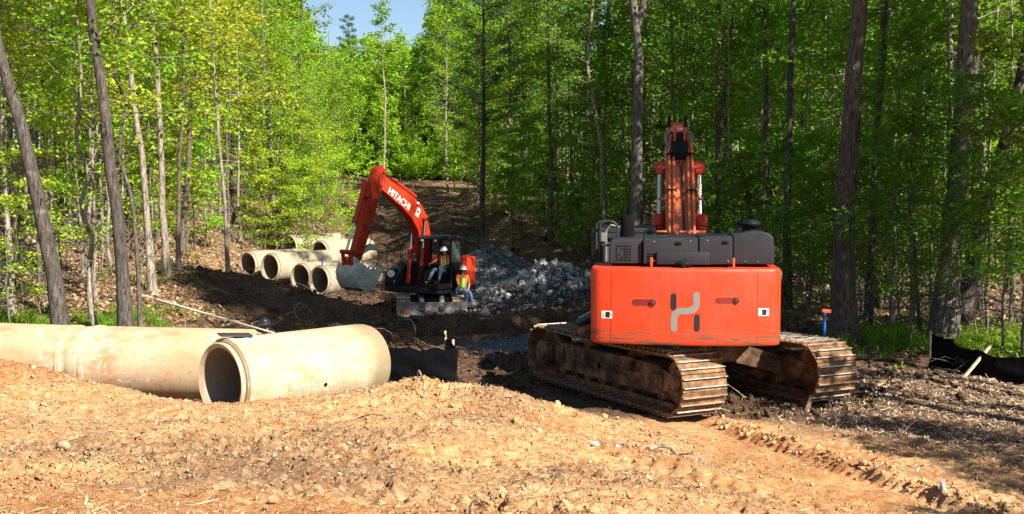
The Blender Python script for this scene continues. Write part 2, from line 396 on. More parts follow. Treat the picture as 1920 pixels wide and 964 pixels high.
def ground(x, y, fine=True):
    x = np.asarray(x, float); y = np.asarray(y, float)
    z = tps(x, y)
    wood, clay, gravel = zones(x, y)
    work = (1-wood)*(1-clay)
    # worked soil
    z = z+g2(x, y, -8.1, 37.2, 2.6, 2.2)*.75+g2(x, y, -6.2, 35.0, 1.6, 1.1)*.45+g2(x, y, -4.3, 35.6, 1.4, .9)*.22
    z = z+g2(x, y, 1.35, 42.3, 1.9, 2.2)*1.15+g2(x, y, .1, 40.0, 1.3, 1.2)*.45+g2(x, y, 2.6, 38.6, 1.6, 1.6)*.4
    z = z+g2(x, y, -1.0, 47.2, 2.3, 1.9)*.3
    dT, sT, tT = segdist(x, y, TRENCH)
    wT = 1.0+.25*fbm(x, y, 1.2, 3, 21)
    z = z-1.45*(1-sstep(wT*.75, wT*1.25, dT))
    z = z+.28*np.exp(-((dT-1.9)/.45)**2)*(sT > 0)*(.5+fbm(x, y, .9, 3, 4))
    dW, _, tW = segdist(x, y, WINDROW); z = z+np.exp(-(dW/.75)**2)*(.55+.5*fbm(x, y, 1.3, 3, 9))
    dL, _, _ = segdist(x, y, WINDROWL); z = z+np.exp(-(dL/.6)**2)*(.4+.4*fbm(x, y, 1.3, 3, 19))
    flat = 1-g2(x, y, 3.0, 21, 3.6, 4.2)*.9
    near = g2(x, y, -4.5, 46.5, 9, 6)*.0
    z = z+work*(1-gravel*.8)*flat*(fbm(x, y, 1.6, 5, 2, .55)*.17*(1-sstep(50, 62, y)*.5)+(.3-np.abs(fbm(x, y, .6, 4, 8, .65)))*.20)
    z = z+wood*fbm(x, y, 3.5, 4, 6)*.16
    z = z+gravel*fbm(x, y, .3, 3, 31)*.03
    pathm = sstep(54, 60, y)*(1-wood)
    cx_ = np.interp(y, [54, 62, 75, 95, 108], [-4.5, -5.2, -7.2, -10.3, -12.5])
    for of in (-1.3, 1.0): z = z-pathm*.22*np.exp(-((x-cx_-of-.3*fbm(x*0, y, 9, 2, 3))/.38)**2)
    z = z+pathm*fbm(x, y, 2.2, 4, 88)*.16
    if fine:
        nearf = 1-sstep(19, 24, y)
        cl = clay*nearf*(1-sstep(9, 12, np.abs(x)))
        org_, ora_ = tones(x, y)
        rough = .5+.8*org_+.9*sstep(-.15, .35, fbm(x, y, 2.4, 3, 41))+.8*g2(x, y, -1.3, 15.6, 3.2, 1.1)+.7*g2(x, y, -7.6, 15.4, 1.5, 1.6)
        packed = sstep(1.5, 3.2, x)*(1-sstep(5, 7, x))+g2(x, y, -4, 12.6, 3.2, .9)+g2(x, y, -2.2, 7.0, 3.2, 1.4)*.7
        rough = rough*(1-.6*np.clip(packed, 0, 1))
        b1 = fbm(x, y, 1.1, 4, 43)*.10+g2(x, y, -6.9, 15.8, .9, .5)*.16+g2(x, y, -1.4, 15.8, .5, .4)*.12+g2(x, y, -.3, 15.9, .6, .5)*.10+org_*(.25-np.abs(fbm(x, y, .5, 4, 47, .6)))*.16
        bl = np.abs(fbm(x, y, .42, 5, 44, .70)); lump = (.45-np.abs(bl-.05))*.11
        cr = (.30-np.abs(fbm(x, y, .12, 4, 45, .85)))*.085
        z = z+cl*(b1+rough*(lump-.06+cr))
        # cleated prints of the tracks
        for ang, cx, cy_, L, wd, ph in ((R(10), -4.2, 12.3, 4.6, .50, .21), (R(6), -4.9, 13.7, 2.4, .4, .2), (R(12), -1.2, 12.6, 3.2, .45, .2), (R(-24), 1.6, 11.2, 3.6, .42, .2), (R(-14), -.2, 7.3, 4.0, .4, .17), (R(-16), -3.8, 8.2, 3.5, .4, .17)):
            u = (x-cx)*math.cos(ang)+(y-cy_)*math.sin(ang); v = -(x-cx)*math.sin(ang)+(y-cy_)*math.cos(ang)
            mk = (1-sstep(wd*.8, wd*1.1, np.abs(v)))*(1-sstep(L*.4, L*.5, np.abs(u)))*cl
            z = z+mk*(np.sin((u+v*.25)/ph*2*math.pi)*.030-.04)
        for ox in (0, .95):
            dq, sq, tq = segdist(x-ox, y, RUT[1:])
            mk = (1-sstep(.33, .42, np.abs(dq)))
            z = z+mk*cl*.022*np.sin(tq/.17*2*math.pi)
        dR, sR, tR = segdist(x, y, RUT)
        env = sstep(0, 1.0, tR)
        z = z+env*np.exp(-((dR-.0)/.16)**2)*(.07+.09*fbm(x, y, .3, 4, 51))-env*.10*np.exp(-((dR-.30)/.16)**2)*(sR < 0)
        chips = sstep(.35, .7, g2(x, y, 8.2, 17.5, 2.6, 4.5)*1.1)
        z = z+nearf*(1-clay)*np.abs(fbm(x, y, .2, 4, 61))*.05
    return z
def gz(x, y): return float(ground(np.array([x]), np.array([y]))[0])

def axis(parts):
    out = []
    for a, b, st in parts:
        n = max(1, int(round((b-a)/st))); out += list(np.linspace(a, b, n, endpoint=False))
    return out
xs = axis([(-260, -100, 20), (-100, -40, 3), (-40, -14, .8), (-14, -9, .16), (-9, -4.2, .034), (-4.2, 4.2, .028), (4.2, 7.6, .034), (7.6, 13, .1), (13, 40, .8), (40, 100, 3), (100, 261, 20)])
ys = axis([(-60, 4, 2.5), (4, 5.2, .1)]); y = 5.2
while y < 24: ys.append(y); y += .0028*y+.0045
while y < 62: ys.append(y); y += .0028*y
while y < 330: ys.append(y); y += .012*y
X_, Y_ = np.meshgrid(np.array(xs), np.array(ys)); sh = X_.shape
Z_ = ground(X_.ravel(), Y_.ravel()).reshape(sh)
# small sideways push so that clods overhang a little and rows of the grid do not show
jm = (Y_ > 5) & (Y_ < 24) & (np.abs(X_) < 9)
Xj = X_+jm*fbm(X_, Y_, .11, 2, 71)*.03; Yj = Y_+jm*fbm(X_, Y_, .11, 2, 72)*.03
wood, clay, gravel = zones(X_.ravel(), Y_.ravel()); org, ora = tones(X_.ravel(), Y_.ravel())
V = np.stack([Xj.ravel(), Yj.ravel(), Z_.ravel()], 1)
nx = sh[1]; ii = (np.arange(sh[0]-1)[:, None]*nx+np.arange(nx-1)[None, :]).ravel()
Fq = np.stack([ii, ii+1, ii+nx+1, ii+nx], 1)
k = NM('ground_surface'); geo = k.n('ShaderNodeNewGeometry'); P = geo.outputs['Position']
aw, ac, ag = k.attr('wood'), k.attr('clay'), k.attr('gravel')
pn = k.noise(1.0, 7, .65, co=P); pm = k.noise(3.2, 7, .7, co=P); pf = k.noise(16, 8, .72, co=P); pff = k.noise(75, 5, .7, co=P)
claycol = k.ramp(pm, [(.30, (.38, .165, .060)), (.42, (.58, .275, .10)), (.54, (.66, .385, .175)), (.70, (.73, .50, .265))])
claycol = k.mix(k.ramp(pf, [(.46, .0), (.62, .65)]), claycol, (.73, .50, .28))
claycol = k.mix(k.ramp(k.noise(30, 6, .7, co=P), [(.34, .85), (.50, 0.0)]), claycol, (.24, .095, .034))
claycol = k.mix(k.math('MULTIPLY', k.ramp(k.noise(.75, 5, .6, co=P), [(.52, 0.0), (.64, .85)]), k.ramp(pf, [(.35, .3), (.6, 1.0)])), claycol, (.25, .155, .095))
claycol = k.mix(k.math('MULTIPLY', k.attr('orange'), .62), claycol, k.ramp(pf, [(.35, (.26, .085, .022)), (.55, (.50, .21, .07)), (.7, (.60, .34, .15))]))
claycol = k.mix(k.math('MULTIPLY', k.attr('organic'), .72), claycol, k.ramp(pf, [(.38, (.06, .03, .016)), (.50, (.24, .14, .08)), (.62, (.52, .36, .22))]))
claycol = k.mix(k.math('MULTIPLY', k.attr('pale'), .85), claycol, (.75, .55, .33))
soil = k.ramp(pf, [(.32, (.018, .010, .007)), (.5, (.075, .040, .024)), (.68, (.16, .088, .050))])
soil = k.mix(k.ramp(pn, [(.40, 0.0), (.62, .65)]), soil, k.ramp(pf, [(.4, (.06, .035, .022)), (.6, (.24, .145, .085))]))
soil = k.mix(k.ramp(pff, [(.56, 0.0), (.68, .6)]), soil, (.30, .21, .13))
vl = k.n('ShaderNodeTexVoronoi'); k.l(P, vl.inputs['Vector']); vl.inputs['Scale'].default_value = 11; vl.inputs['Randomness'].default_value = 1
sp = k.n('ShaderNodeSeparateColor'); k.l(vl.outputs['Color'], sp.inputs[0])
litter = k.ramp(sp.outputs[0], [(.1, (.09, .045, .024)), (.45, (.21, .115, .058)), (.75, (.36, .23, .125)), (.95, (.50, .36, .21))])
litter = k.mix(k.ramp(pf, [(.3, .65), (.55, 0.0)]), litter, (.05, .028, .016))
vg = k.n('ShaderNodeTexVoronoi'); k.l(P, vg.inputs['Vector']); vg.inputs['Scale'].default_value = 26
sg = k.n('ShaderNodeSeparateColor'); k.l(vg.outputs['Color'], sg.inputs[0])
grav = k.ramp(sg.outputs[1], [(.1, (.035, .038, .045)), (.6, (.10, .11, .125)), (.95, (.26, .27, .29))])
col = k.mix(ac, soil, claycol); col = k.mix(aw, col, litter); col = k.mix(ag, col, grav)
h = k.math('ADD', k.math('MULTIPLY', pf, 1.4), k.math('MULTIPLY', pff, .8))
h = k.math('ADD', h, k.math('MULTIPLY', k.math('MAXIMUM', aw, ag), k.math('MULTIPLY', vl.outputs['Distance'], -1.2)))
k.bump(h, .9, .035)
M['ground'] = k.done(col, .93, spec=.2)
ground_ob = link('ground', npmesh('ground', V, Fq, M['ground'], True, {'wood': ('POINT', wood), 'clay': ('POINT', clay), 'gravel': ('POINT', gravel), 'organic': ('POINT', org), 'orange': ('POINT', ora)}))
tag(ground_ob, kind='structure', label='orange clay bank, churned brown soil and leaf strewn wood floor')

# ------------------------------------------------------------------ loose stuff on the ground
def scatter_mesh(name, protoV, protoF, P3, scl, mat, rnd=None, label=None, flat=0.0, clayv=1.0):
    n = len(P3); V0 = np.array(protoV[0]); m = len(V0)
    out = np.empty((n, m, 3), np.float32); pid = rng.integers(0, len(protoV), n)
    a = rng.uniform(0, 2*math.pi, n); tx = rng.normal(0, flat, n); ty = rng.normal(0, flat, n)
    ca, sa = np.cos(a), np.sin(a)
    PV = np.array(protoV)[pid]*(np.asarray(scl)[:, None, None] if np.ndim(scl) == 1 else np.asarray(scl)[:, None, :])
    x, y, z = PV[..., 0], PV[..., 1], PV[..., 2]
    z, x = z*np.cos(tx)[:, None]-x*np.sin(tx)[:, None], x*np.cos(tx)[:, None]+z*np.sin(tx)[:, None]
    z, y = z*np.cos(ty)[:, None]-y*np.sin(ty)[:, None], y*np.cos(ty)[:, None]+z*np.sin(ty)[:, None]
    out[..., 0] = x*ca[:, None]-y*sa[:, None]+P3[:, 0:1]; out[..., 1] = x*sa[:, None]+y*ca[:, None]+P3[:, 1:2]; out[..., 2] = z+P3[:, 2:3]
    Fa = np.array(protoF); FF = (Fa[None]+(np.arange(n)*m)[:, None, None]).reshape(-1, Fa.shape[1])
    o_, r__ = tones(P3[:, 0], P3[:, 1])
    pl_ = rng.random(n)**1.6*clayv
    at_ = {'pale': ('FACE', np.repeat(pl_, len(Fa))), 'organic': ('FACE', np.repeat(o_*clayv, len(Fa))), 'orange': ('FACE', np.repeat(r__*clayv, len(Fa))), 'clay': ('FACE', np.full(n*len(Fa), clayv)), 'rnd': ('FACE', np.repeat(rng.random(n) if rnd is None else rnd, len(Fa)))}
    o = link(name, npmesh(name, out.reshape(-1, 3), FF, mat, False, at_))
    if label: tag(o, label=label, kind='stuff')
    return o
def ico(sub):
    bm = bmesh.new(); bmesh.ops.create_icosphere(bm, subdivisions=sub, radius=1)
    v = np.array([p.co[:] for p in bm.verts]); f = [[q.index for q in g.verts] for g in bm.faces]; bm.free(); return v, f
def lumpy(sub, amt, n, seed):
    v, f = ico(sub); r = np.random.default_rng(seed); outs = []
    for i in range(n):
        s = np.ones(len(v))
        for j in range(7):
            d = r.normal(size=3); d /= np.linalg.norm(d); s = s-amt*np.clip(v@d-.35, 0, 1)*r.uniform(.4, 1.3)
        s = s+r.normal(0, amt*.17, len(v)); outs.append(v*s[:, None]*r.uniform(.7, 1.2, 3))
    return outs, f
k = NM('clay_clods'); r_ = k.attr('rnd')
c = k.ramp(r_, [(0, (.36, .155, .055)), (.5, (.52, .27, .12)), (.8, (.66, .44, .25)), (1, (.74, .58, .40))])
c = k.mix(k.ramp(k.noise(30, 5, .7), [(.35, .6), (.6, 0.0)]), c, (.32, .15, .06)); k.bump(k.noise(60, 4, .7), .6, .01)
M['clods'] = k.done(c, .95, spec=.15)
LV, LF = lumpy(2, .85, 12, 1); SV, SF = lumpy(1, .8, 12, 2)
def sample(n, x0, x1, y0, y1, wf):
    out = []
    while sum(len(o) for o in out) < n:
        x = rng.uniform(x0, x1, n); y = rng.uniform(y0, y1, n)
        m = rng.random(n) < wf(x, y); out.append(np.stack([x[m], y[m]], 1))
    p = np.concatenate(out)[:n]; return np.column_stack([p, ground(p[:, 0], p[:, 1])])
def wclod(x, y):
    w, c, g = zones(x, y); vis = (np.abs(x) < y*.46+.3)
    return c*vis*(6.0/y)**.6*np.clip(.25+1.5*np.clip(fbm(x, y, 1.3, 3, 81)+.1, 0, 1)+g2(x, y, -1.2, 15.6, 3.5, 1.0)+g2(x, y, -7.4, 15.6, 1.6, 1.4)-.5*sstep(1.8, 3, x), 0, 1)
p = sample(42000, -9, 7.5, 5, 18.5, wclod); s = np.exp(rng.normal(math.log(.0125), .45, len(p))); s = np.minimum(s, .04); p[:, 2] += s*.15
scatter_mesh('clay_crumbs', SV, SF, p, s, M['ground'], label='crumbs of orange clay over the foreground bank')
p = sample(480, -9, 7.5, 5.4, 18, wclod); s = np.clip(np.exp(rng.normal(math.log(.036), .4, len(p))), .02, .055)*np.clip(p[:, 1]/9, .6, 1); p[:, 2] += s*.05
scatter_mesh('clay_clods', LV, LF, p, s, M['ground'], label='fist sized clay clods over the foreground bank')
def ridge(n):
    t = rng.uniform(.12, 1, n)**1.0*sum(math.dist(a, b) for a, b in zip(RUT[:-1], RUT[1:])); out = []
    for q in t:
        for a, b in zip(RUT[:-1], RUT[1:]):
            L = math.dist(a, b)
            if q <= L: out.append((a[0]+(b[0]-a[0])*q/L, a[1]+(b[1]-a[1])*q/L)); break
            q -= L
    return np.array(out)
q = ridge(480); q += rng.normal(0, .10, q.shape); p = np.column_stack([q, ground(q[:, 0], q[:, 1])]); s = np.exp(rng.normal(math.log(.028), .45, len(p))).clip(.012, .065); p[:, 2] += s*.0
scatter_mesh('rut_clods', LV, LF, p, s, M['ground'], label='ridge of clay clods thrown up beside the wheel rut')
# chips and splinters of wood
k = NM('wood_chips'); r_ = k.attr('rnd')
M['chips'] = k.done(k.ramp(r_, [(0, (.14, .07, .03)), (.3, (.40, .23, .11)), (.7, (.58, .40, .23)), (1, (.74, .58, .40))]), .8)
k = NM('shredded_wood'); M['shred'] = k.done(k.ramp(k.attr('rnd'), [(0, (.07, .05, .035)), (.35, (.28, .185, .115)), (.75, (.46, .33, .215)), (1, (.66, .53, .37))]), .85)
def chip(n, seed):
    r = np.random.default_rng(seed); out = []
    for i in range(n):
        L, W, b = 1.0, r.uniform(.06, .24), r.uniform(-.12, .12)
        out.append(np.array([[-L, -W, 0], [-L*.9, W, 0], [0, -W*1.1, b], [0, W, b+.03], [L, -W*.4, 0], [L*.85, W*.7, .0]]))
    return out
CV = chip(10, 3); CF = [[0, 2, 3, 1], [2, 4, 5, 3]]
def wchip(x, y):
    w, c, g = zones(x, y); vis = (np.abs(x) < y*.46+.3)
    return c*vis*(6.0/y)**.5*np.clip(.35+1.2*fbm(x, y, 1.7, 3, 91), .1, 1)
p = sample(40000, -9, 8, 5, 18.5, wchip); s = np.exp(rng.normal(math.log(.0135), .5, len(p)))*np.clip(p[:, 1]/10, .75, 1.3); s = np.minimum(s, .06)[:, None]*np.array([1, .7, 1]); p[:, 2] += .004
scatter_mesh('wood_chips', CV, CF, p, s, M['chips'], label='pale chips and splinters of wood trodden into the clay', flat=.35)
def wright(x, y): w, c, g = zones(x, y); return (1-c)*(np.abs(x) < y*.46+.4)*sstep(.2, .5, g2(x, y, 8, 18, 3.4, 4.5)+g2(x, y, 5.5, 14.3, 1.2, 1.0)*.5)
p = sample(24000, 3, 12, 12.6, 25, wright); s = np.exp(rng.normal(math.log(.026), .5, len(p))); p[:, 2] += .015
scatter_mesh('shredded_wood', CV, CF, p, np.minimum(s, .12), M['shred'], label='grey brown shredded wood and twigs along the right verge', flat=.4)
k = NM('dry_debris'); r_ = k.attr('rnd')
M['debris'] = k.done(k.ramp(r_, [(0, (.05, .03, .02)), (.5, (.16, .10, .06)), (.85, (.32, .22, .14)), (1, (.5, .38, .26))]), .9)
def wwork(x, y): w, c, g = zones(x, y); return (1-c)*(1-g)*(1-w*.8)*(np.abs(x) < y*.46+.5)*np.clip(.3+1.6*fbm(x, y, 1.8, 3, 95), .05, 1)*(30/np.maximum(y, 30))**.5
p = sample(24000, -14, 9, 17.5, 62, wwork); s = np.exp(rng.normal(math.log(.05), .6, len(p)))[:, None]*np.array([1, .45, 1]); p[:, 2] += .02
scatter_mesh('root_debris', CV, CF, p, np.minimum(s, .35), M['debris'], label='torn roots and twigs strewn over the dark soil', flat=.5)
DV, DF = lumpy(1, .9, 10, 5)
k = NM('dark_soil_clods'); r_ = k.attr('rnd')
M['soilclod'] = k.done(k.mix(k.ramp(k.noise(9, 5, .7), [(.35, .6), (.6, 0.0)]), k.ramp(r_, [(0, (.03, .018, .012)), (.5, (.09, .05, .03)), (.93, (.17, .10, .06)), (1, (.33, .26, .20))]), (.02, .012, .008)), .95, spec=.15)
p = sample(16000, -13, 8, 18, 60, wwork); s = np.exp(rng.normal(math.log(.05), .5, len(p))); s = np.minimum(s, .18); p[:, 2] += s*.1
scatter_mesh('soil_clods', DV, DF, p, s, M['ground'], clayv=0.0, label='lumps of dark soil in the churned work area')
# dead leaves on the wood floor
def wlitter(x, y): w, c, g = zones(x, y); return w*(np.abs(x) < y*.46+1)*(26/np.maximum(y, 20))**.8*np.where(x < 0, 1, .6)
k = NM('dead_leaves'); r_ = k.attr('rnd')
M['dead'] = k.done(k.ramp(r_, [(0, (.08, .04, .02)), (.4, (.25, .135, .07)), (.8, (.44, .29, .16)), (1, (.58, .44, .28))]), .8)
Q = np.array([[-1, 0, 0], [0, -.6, .2], [1, 0, 0], [0, .6, .15]])
p = sample(26000, -32, 26, 20, 70, wlitter); p[:, 2] += .03
scatter_mesh('leaf_litter', [Q], [[0, 1, 2, 3]], p, rng.uniform(.05, .10, len(p)), M['dead'], label='dead brown leaves carpeting the floor of the wood', flat=.5)

# straw thin fibres on the bank
p = sample(5200, -9, 8, 5, 18.5, wchip); s = np.exp(rng.normal(math.log(.045), .4, len(p)))[:, None]*np.array([1, .16, 1]); p[:, 2] += .012
scatter_mesh('straw', CV, CF, p, s, M['chips'], label='thin straw like fibres scattered over the bank', flat=.25)
def wpath(x, y): w, c, g = zones(x, y); return (1-w)*(y > 52)*(np.abs(x) < y*.46)*1.0
p = sample(7000, -16, 6, 52, 106, wpath); s = np.exp(rng.normal(math.log(.10), .6, len(p)))[:, None]*np.array([1, .5, 1]); p[:, 2] += .03
scatter_mesh('track_debris', CV, CF, p, s, M['debris'], label='broken sticks and bark littering the cleared track', flat=.4)
# ------------------------------------------------------------------ trees
def tubes_np(paths, seg):
    """paths: list of (pts Nx3, radii N) -> V, F quads"""
    Vs, Fs, o = [], [], 0
    ang = np.arange(seg)*2*math.pi/seg
    for P, r in paths:
        P = np.asarray(P, float); n = len(P); T = np.gradient(P, axis=0); T /= np.linalg.norm(T, axis=1)[:, None]+1e-9
        ref = np.array([1, .1, 0]) if abs(T[0][0]) < .8 else np.array([0, 1, .1])
        U = ref-T*(T@ref)[:, None]; U /= np.linalg.norm(U, axis=1)[:, None]; B = np.cross(T, U)
        v = P[:, None]+(U[:, None]*np.cos(ang)[None, :, None]+B[:, None]*np.sin(ang)[None, :, None])*np.asarray(r)[:, None, None]
        Vs.append(v.reshape(-1, 3)); i = np.arange(n-1)[:, None]*seg; k0 = np.arange(seg)[None]; k1 = (k0+1) % seg
        Fs.append(np.stack([i+k0, i+k1, i+seg+k1, i+seg+k0], -1).reshape(-1, 4)+o); o += n*seg
    return np.concatenate(Vs), np.concatenate(Fs)
def leaves_np(C, n_each, spread, size, r, tilt=.85, asp=.55):
    C = np.repeat(C, n_each, 0); n = len(C)
    d = r.normal(size=(n, 3)); d /= np.linalg.norm(d, axis=1)[:, None]; d *= (r.random(n)**.5)[:, None]
    P = C+d*np.asarray(spread)
    nrm = np.stack([r.normal(0, tilt, n), r.normal(0, tilt, n), np.ones(n)], 1); nrm /= np.linalg.norm(nrm, axis=1)[:, None]
    a = r.uniform(0, 2*math.pi, n); u = np.stack([np.cos(a), np.sin(a), np.zeros(n)], 1); u -= nrm*(u*nrm).sum(1)[:, None]; u /= np.linalg.norm(u, axis=1)[:, None]
    b = np.cross(nrm, u); s = size*r.uniform(.6, 1.35, n)[:, None]
    V = np.stack([P-u*s, P-b*s*asp-nrm*s*.12, P+u*s, P+b*s*asp-nrm*s*.12], 1).reshape(-1, 3)
    return V, np.arange(n*4).reshape(n, 4), r.random(n)
def grow(seed, H, r0, c0, Lmax, nl, sub, nleaf, lsize, axis_pts=None, crook=.0, spread=(.5, .5, .28), up=(.15, .9), fork=None, dead=3):
    r = np.random.default_rng(seed); n = 16
    t = np.linspace(0, 1, n)
    if axis_pts is None:
        wob = np.cumsum(r.normal(0, crook, (n, 2)), 0)*H/n; lean = r.normal(0, .03, 2)
        A = np.stack([wob[:, 0]+lean[0]*t*H, wob[:, 1]+lean[1]*t*H, t*H], 1); A[:, :2] -= A[0, :2]
    else:
        q = np.array(axis_pts, float); s = q[:, 2]/q[-1, 2]; A = np.stack([np.interp(t, s, q[:, 0]), np.interp(t, s, q[:, 1]), t*q[-1, 2]], 1); H = q[-1, 2]
        A[1:-1, :2] += r.normal(0, crook, (n-2, 2))
    A = np.vstack([[A[0]-np.array([0, 0, .4])], A])
    tt = np.concatenate([[0], t]); rad = r0*((1-tt)**.75*.92+.08); rad[:2] *= 1.45; rad[2] *= 1.1
    paths = [(A, rad)]; thin = []; C = []
    def pt(f): return np.array([np.interp(f, t, A[1:, i]) for i in range(3)])
    for i in range(nl):
        f = c0+(1-c0)*((i+.5*r.random())/nl)**.9*.97
        az = i*2.4+r.uniform(-.4, .4); rel = (f-c0)/(1-c0)
        L = Lmax*(.35+.65*math.sin(math.pi*min(1, .22+rel*.75)))*r.uniform(.7, 1.15)*(1-rel*.35)
        el = np.interp(rel, [0, 1], up)+r.normal(0, .12)
        P = pt(f); d = np.array([math.cos(az)*math.cos(el), math.sin(az)*math.cos(el), math.sin(el)])
        m = 6; seg = [P]; dd = d.copy()
        for j in range(m):
            dd = dd+r.normal(0, .13, 3)+np.array([0, 0, .02 if j < 3 else -.05]); dd /= np.linalg.norm(dd); seg.append(seg[-1]+dd*L/m)
        seg = np.array(seg); rb = max(.009, min(r0*.42, L*.014)*(1-.5*f)); paths.append((seg, np.linspace(rb, .005, m+1)))
        C += [seg[4], seg[5], seg[6]]
        for j in range(sub):
            a0 = r.integers(1, m+1); q0 = seg[a0]; sd_ = dd*.4+r.normal(0, .75, 3)*np.array([1, 1, .4]); sd_ /= np.linalg.norm(sd_)
            l2 = L*r.uniform(.25, .5); q = [q0, q0+sd_*l2*.5+r.normal(0, .04, 3), q0+sd_*l2]
            thin.append((np.array(q), np.array([rb*.45+.003, rb*.3+.002, .003]))); C += [q[1], q[2]]
    for i in range(dead):
        f = r.uniform(.12, max(.2, c0)); az = r.uniform(0, 6.28); L = r.uniform(.4, 1.6); P = pt(f); el = r.uniform(-.1, .5)
        d = np.array([math.cos(az)*math.cos(el), math.sin(az)*math.cos(el), math.sin(el)]); s = [P]
        for j in range(4): d = d+r.normal(0, .2, 3); d /= np.linalg.norm(d); s.append(s[-1]+d*L/4)
        thin.append((np.array(s), np.linspace(.016, .004, 5)))
    if fork is not None:
        P = pt(fork[0]); s = [P, P+np.array(fork[1])*.35+np.array([.08, 0, .1]), P+np.array(fork[1])]; paths.append((np.array(s), [r0*.6, r0*.5, r0*.4]))
    V1, F1 = tubes_np(paths, 9 if r0 > .12 else 7); V2, F2 = tubes_np(thin, 4) if thin else (np.zeros((0, 3)), np.zeros((0, 4), int))
    TV, TF = np.vstack([V1, V2]), np.vstack([F1, F2+len(V1)])
    C = np.array(C); keep = r.random(len(C)) < .9; C = C[keep]
    LVt, LFt, lr = leaves_np(C, max(1, int(nleaf/len(C))), spread, lsize, r)
    return TV, TF, LVt, LFt, lr
def tree_meshes(nm, seed, barkm, leafm='leaf', **kw):
    TV, TF, LV_, LF_, lr = grow(seed, **kw)
    return (npmesh(nm+'_trunk', TV, TF, M[barkm], True), npmesh(nm+'_crown', LV_, LF_, M[leafm], False, {'rnd': ('FACE', lr)}))
def put_tree(name, meshes, loc, rz, sc, colr, label, cat, group=None):
    e = empty(name, loc, rz); e.scale = (sc, sc, sc) if not hasattr(sc, '__len__') else sc
    tr = link('trunk', meshes[0], e); cr = link('crown', meshes[1], e); cr.color = tuple(colr)+(1,)
    tag(e, label, cat, group); return e
PB = ['bark_grey', 'bark_dark', 'bark_brown', 'bark_pale']
TALL = [tree_meshes('tall', 100+i, PB[i % 4], H=rng.uniform(15, 19), r0=[.075, .10, .13, .09][i % 4], c0=.30+.09*(i % 3), Lmax=2.7, nl=24, sub=5, nleaf=3900, lsize=.10, crook=.03, dead=6) for i in range(8)]
THIN = [tree_meshes('thin', 200+i, ['bark_pale', 'bark_grey'][i % 2], H=rng.uniform(9, 13), r0=.045+.006*(i % 3), c0=.15+.1*(i % 3), Lmax=2.0, nl=20, sub=4, nleaf=2100, lsize=.088, crook=.05, spread=(.45, .45, .2)) for i in range(6)]
SAP = [tree_meshes('sap', 300+i, ['bark_pale', 'bark_grey', 'bark_dark'][i % 3], H=rng.uniform(3.6, 6.5), r0=.024+.004*(i % 3), c0=.15, Lmax=1.5, nl=13, sub=4, nleaf=1300, lsize=.085, crook=.08, spread=(.42, .42, .16), up=(.1, .6), dead=2) for i in range(6)]
NEARSAP = [tree_meshes('nearsap', 350+i, 'bark_grey', H=5.5, r0=.03, c0=.2, Lmax=1.7, nl=15, sub=6, nleaf=3400, lsize=.050, crook=.08, spread=(.38, .38, .14), up=(.1, .6), dead=6) for i in range(3)]

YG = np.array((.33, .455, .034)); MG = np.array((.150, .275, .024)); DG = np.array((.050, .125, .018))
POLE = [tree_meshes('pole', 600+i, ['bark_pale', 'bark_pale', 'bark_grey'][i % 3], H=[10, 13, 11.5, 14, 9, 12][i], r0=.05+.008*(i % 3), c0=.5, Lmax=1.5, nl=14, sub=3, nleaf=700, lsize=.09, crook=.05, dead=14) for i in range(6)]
def zone_col(x, y):  # sunlit look of the left wood is put into its leaf colour
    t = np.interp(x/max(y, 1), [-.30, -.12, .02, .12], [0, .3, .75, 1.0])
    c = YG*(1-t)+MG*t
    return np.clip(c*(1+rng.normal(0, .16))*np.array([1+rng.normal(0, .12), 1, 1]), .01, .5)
def inwood(x, y): return float(edges(np.array([x]), np.array([y]))[0])

# named trees measured on the photograph: base px, py, depth, top px at picture top, diameter, ...
PLACED = []
def sig(name, bx, by, Y, mids, dia, H, label, bk, c0=.55, Lmax=3.2, nl=18, nleaf=5200, lsize=.068, crook=.02, fork=None, colr=None, dead=3, sub=5, seed=1, cat='tree', spread=(.5, .5, .25)):
    b = at(bx, by, Y); b.z = gz(b.x, b.y)
    q = [(0, 0, 0)]
    for (mx, my) in mids:
        p = at(mx, my, Y); q.append((p.x-b.x, 0, p.z-b.z))
    dx = (q[-1][0]-q[-2][0])/(q[-1][2]-q[-2][2]); q.append((q[-1][0]+dx*(H-q[-1][2])*.7, .3, H))
    me = tree_meshes(name, seed, bk, H=H, r0=dia/2, c0=c0, Lmax=Lmax, nl=nl, sub=sub, nleaf=nleaf, lsize=lsize, axis_pts=q, crook=crook, fork=fork, dead=dead, spread=spread)
    PLACED.append((b.x, b.y))
    return put_tree(name, me, b, 0, 1, zone_col(b.x, b.y) if colr is None else colr, label, cat)
sig('leaning_tree', 118, 607, 24, [(95, 480), (50, 280), (0, 105)], .36, 12, 'thick mottled trunk at the far left leaning out of the picture', 'bark_dark', seed=11, c0=.62, dead=6)
sig('tree', 238, 610, 25, [(222, 430), (195, 200), (170, 0)], .31, 15, 'straight dark grey trunk rising behind the long clay stained pipe', 'bark_dark', seed=12, c0=.6, dead=5)
sig('tree', 285, 500, 33, [(265, 300), (240, 100), (228, 0)], .22, 15, 'pale brown trunk just right of the straight dark one, with flaking bark', 'bark_pale', seed=13, c0=.5, dead=8)
sig('tree', 312, 492, 36, [(300, 250), (290, 100), (285, 0)], .23, 16, 'tall pale grey trunk standing on the sunlit leaf slope above the soil mound', 'bark_pale', seed=14, c0=.5, dead=9)
sig('tree', 336, 490, 37, [(334, 330), (346, 190), (340, 20)], .15, 14, 'slim reddish trunk with a slow double bend beside the tall pale grey one', 'bark_brown', seed=15, c0=.5, dead=9)
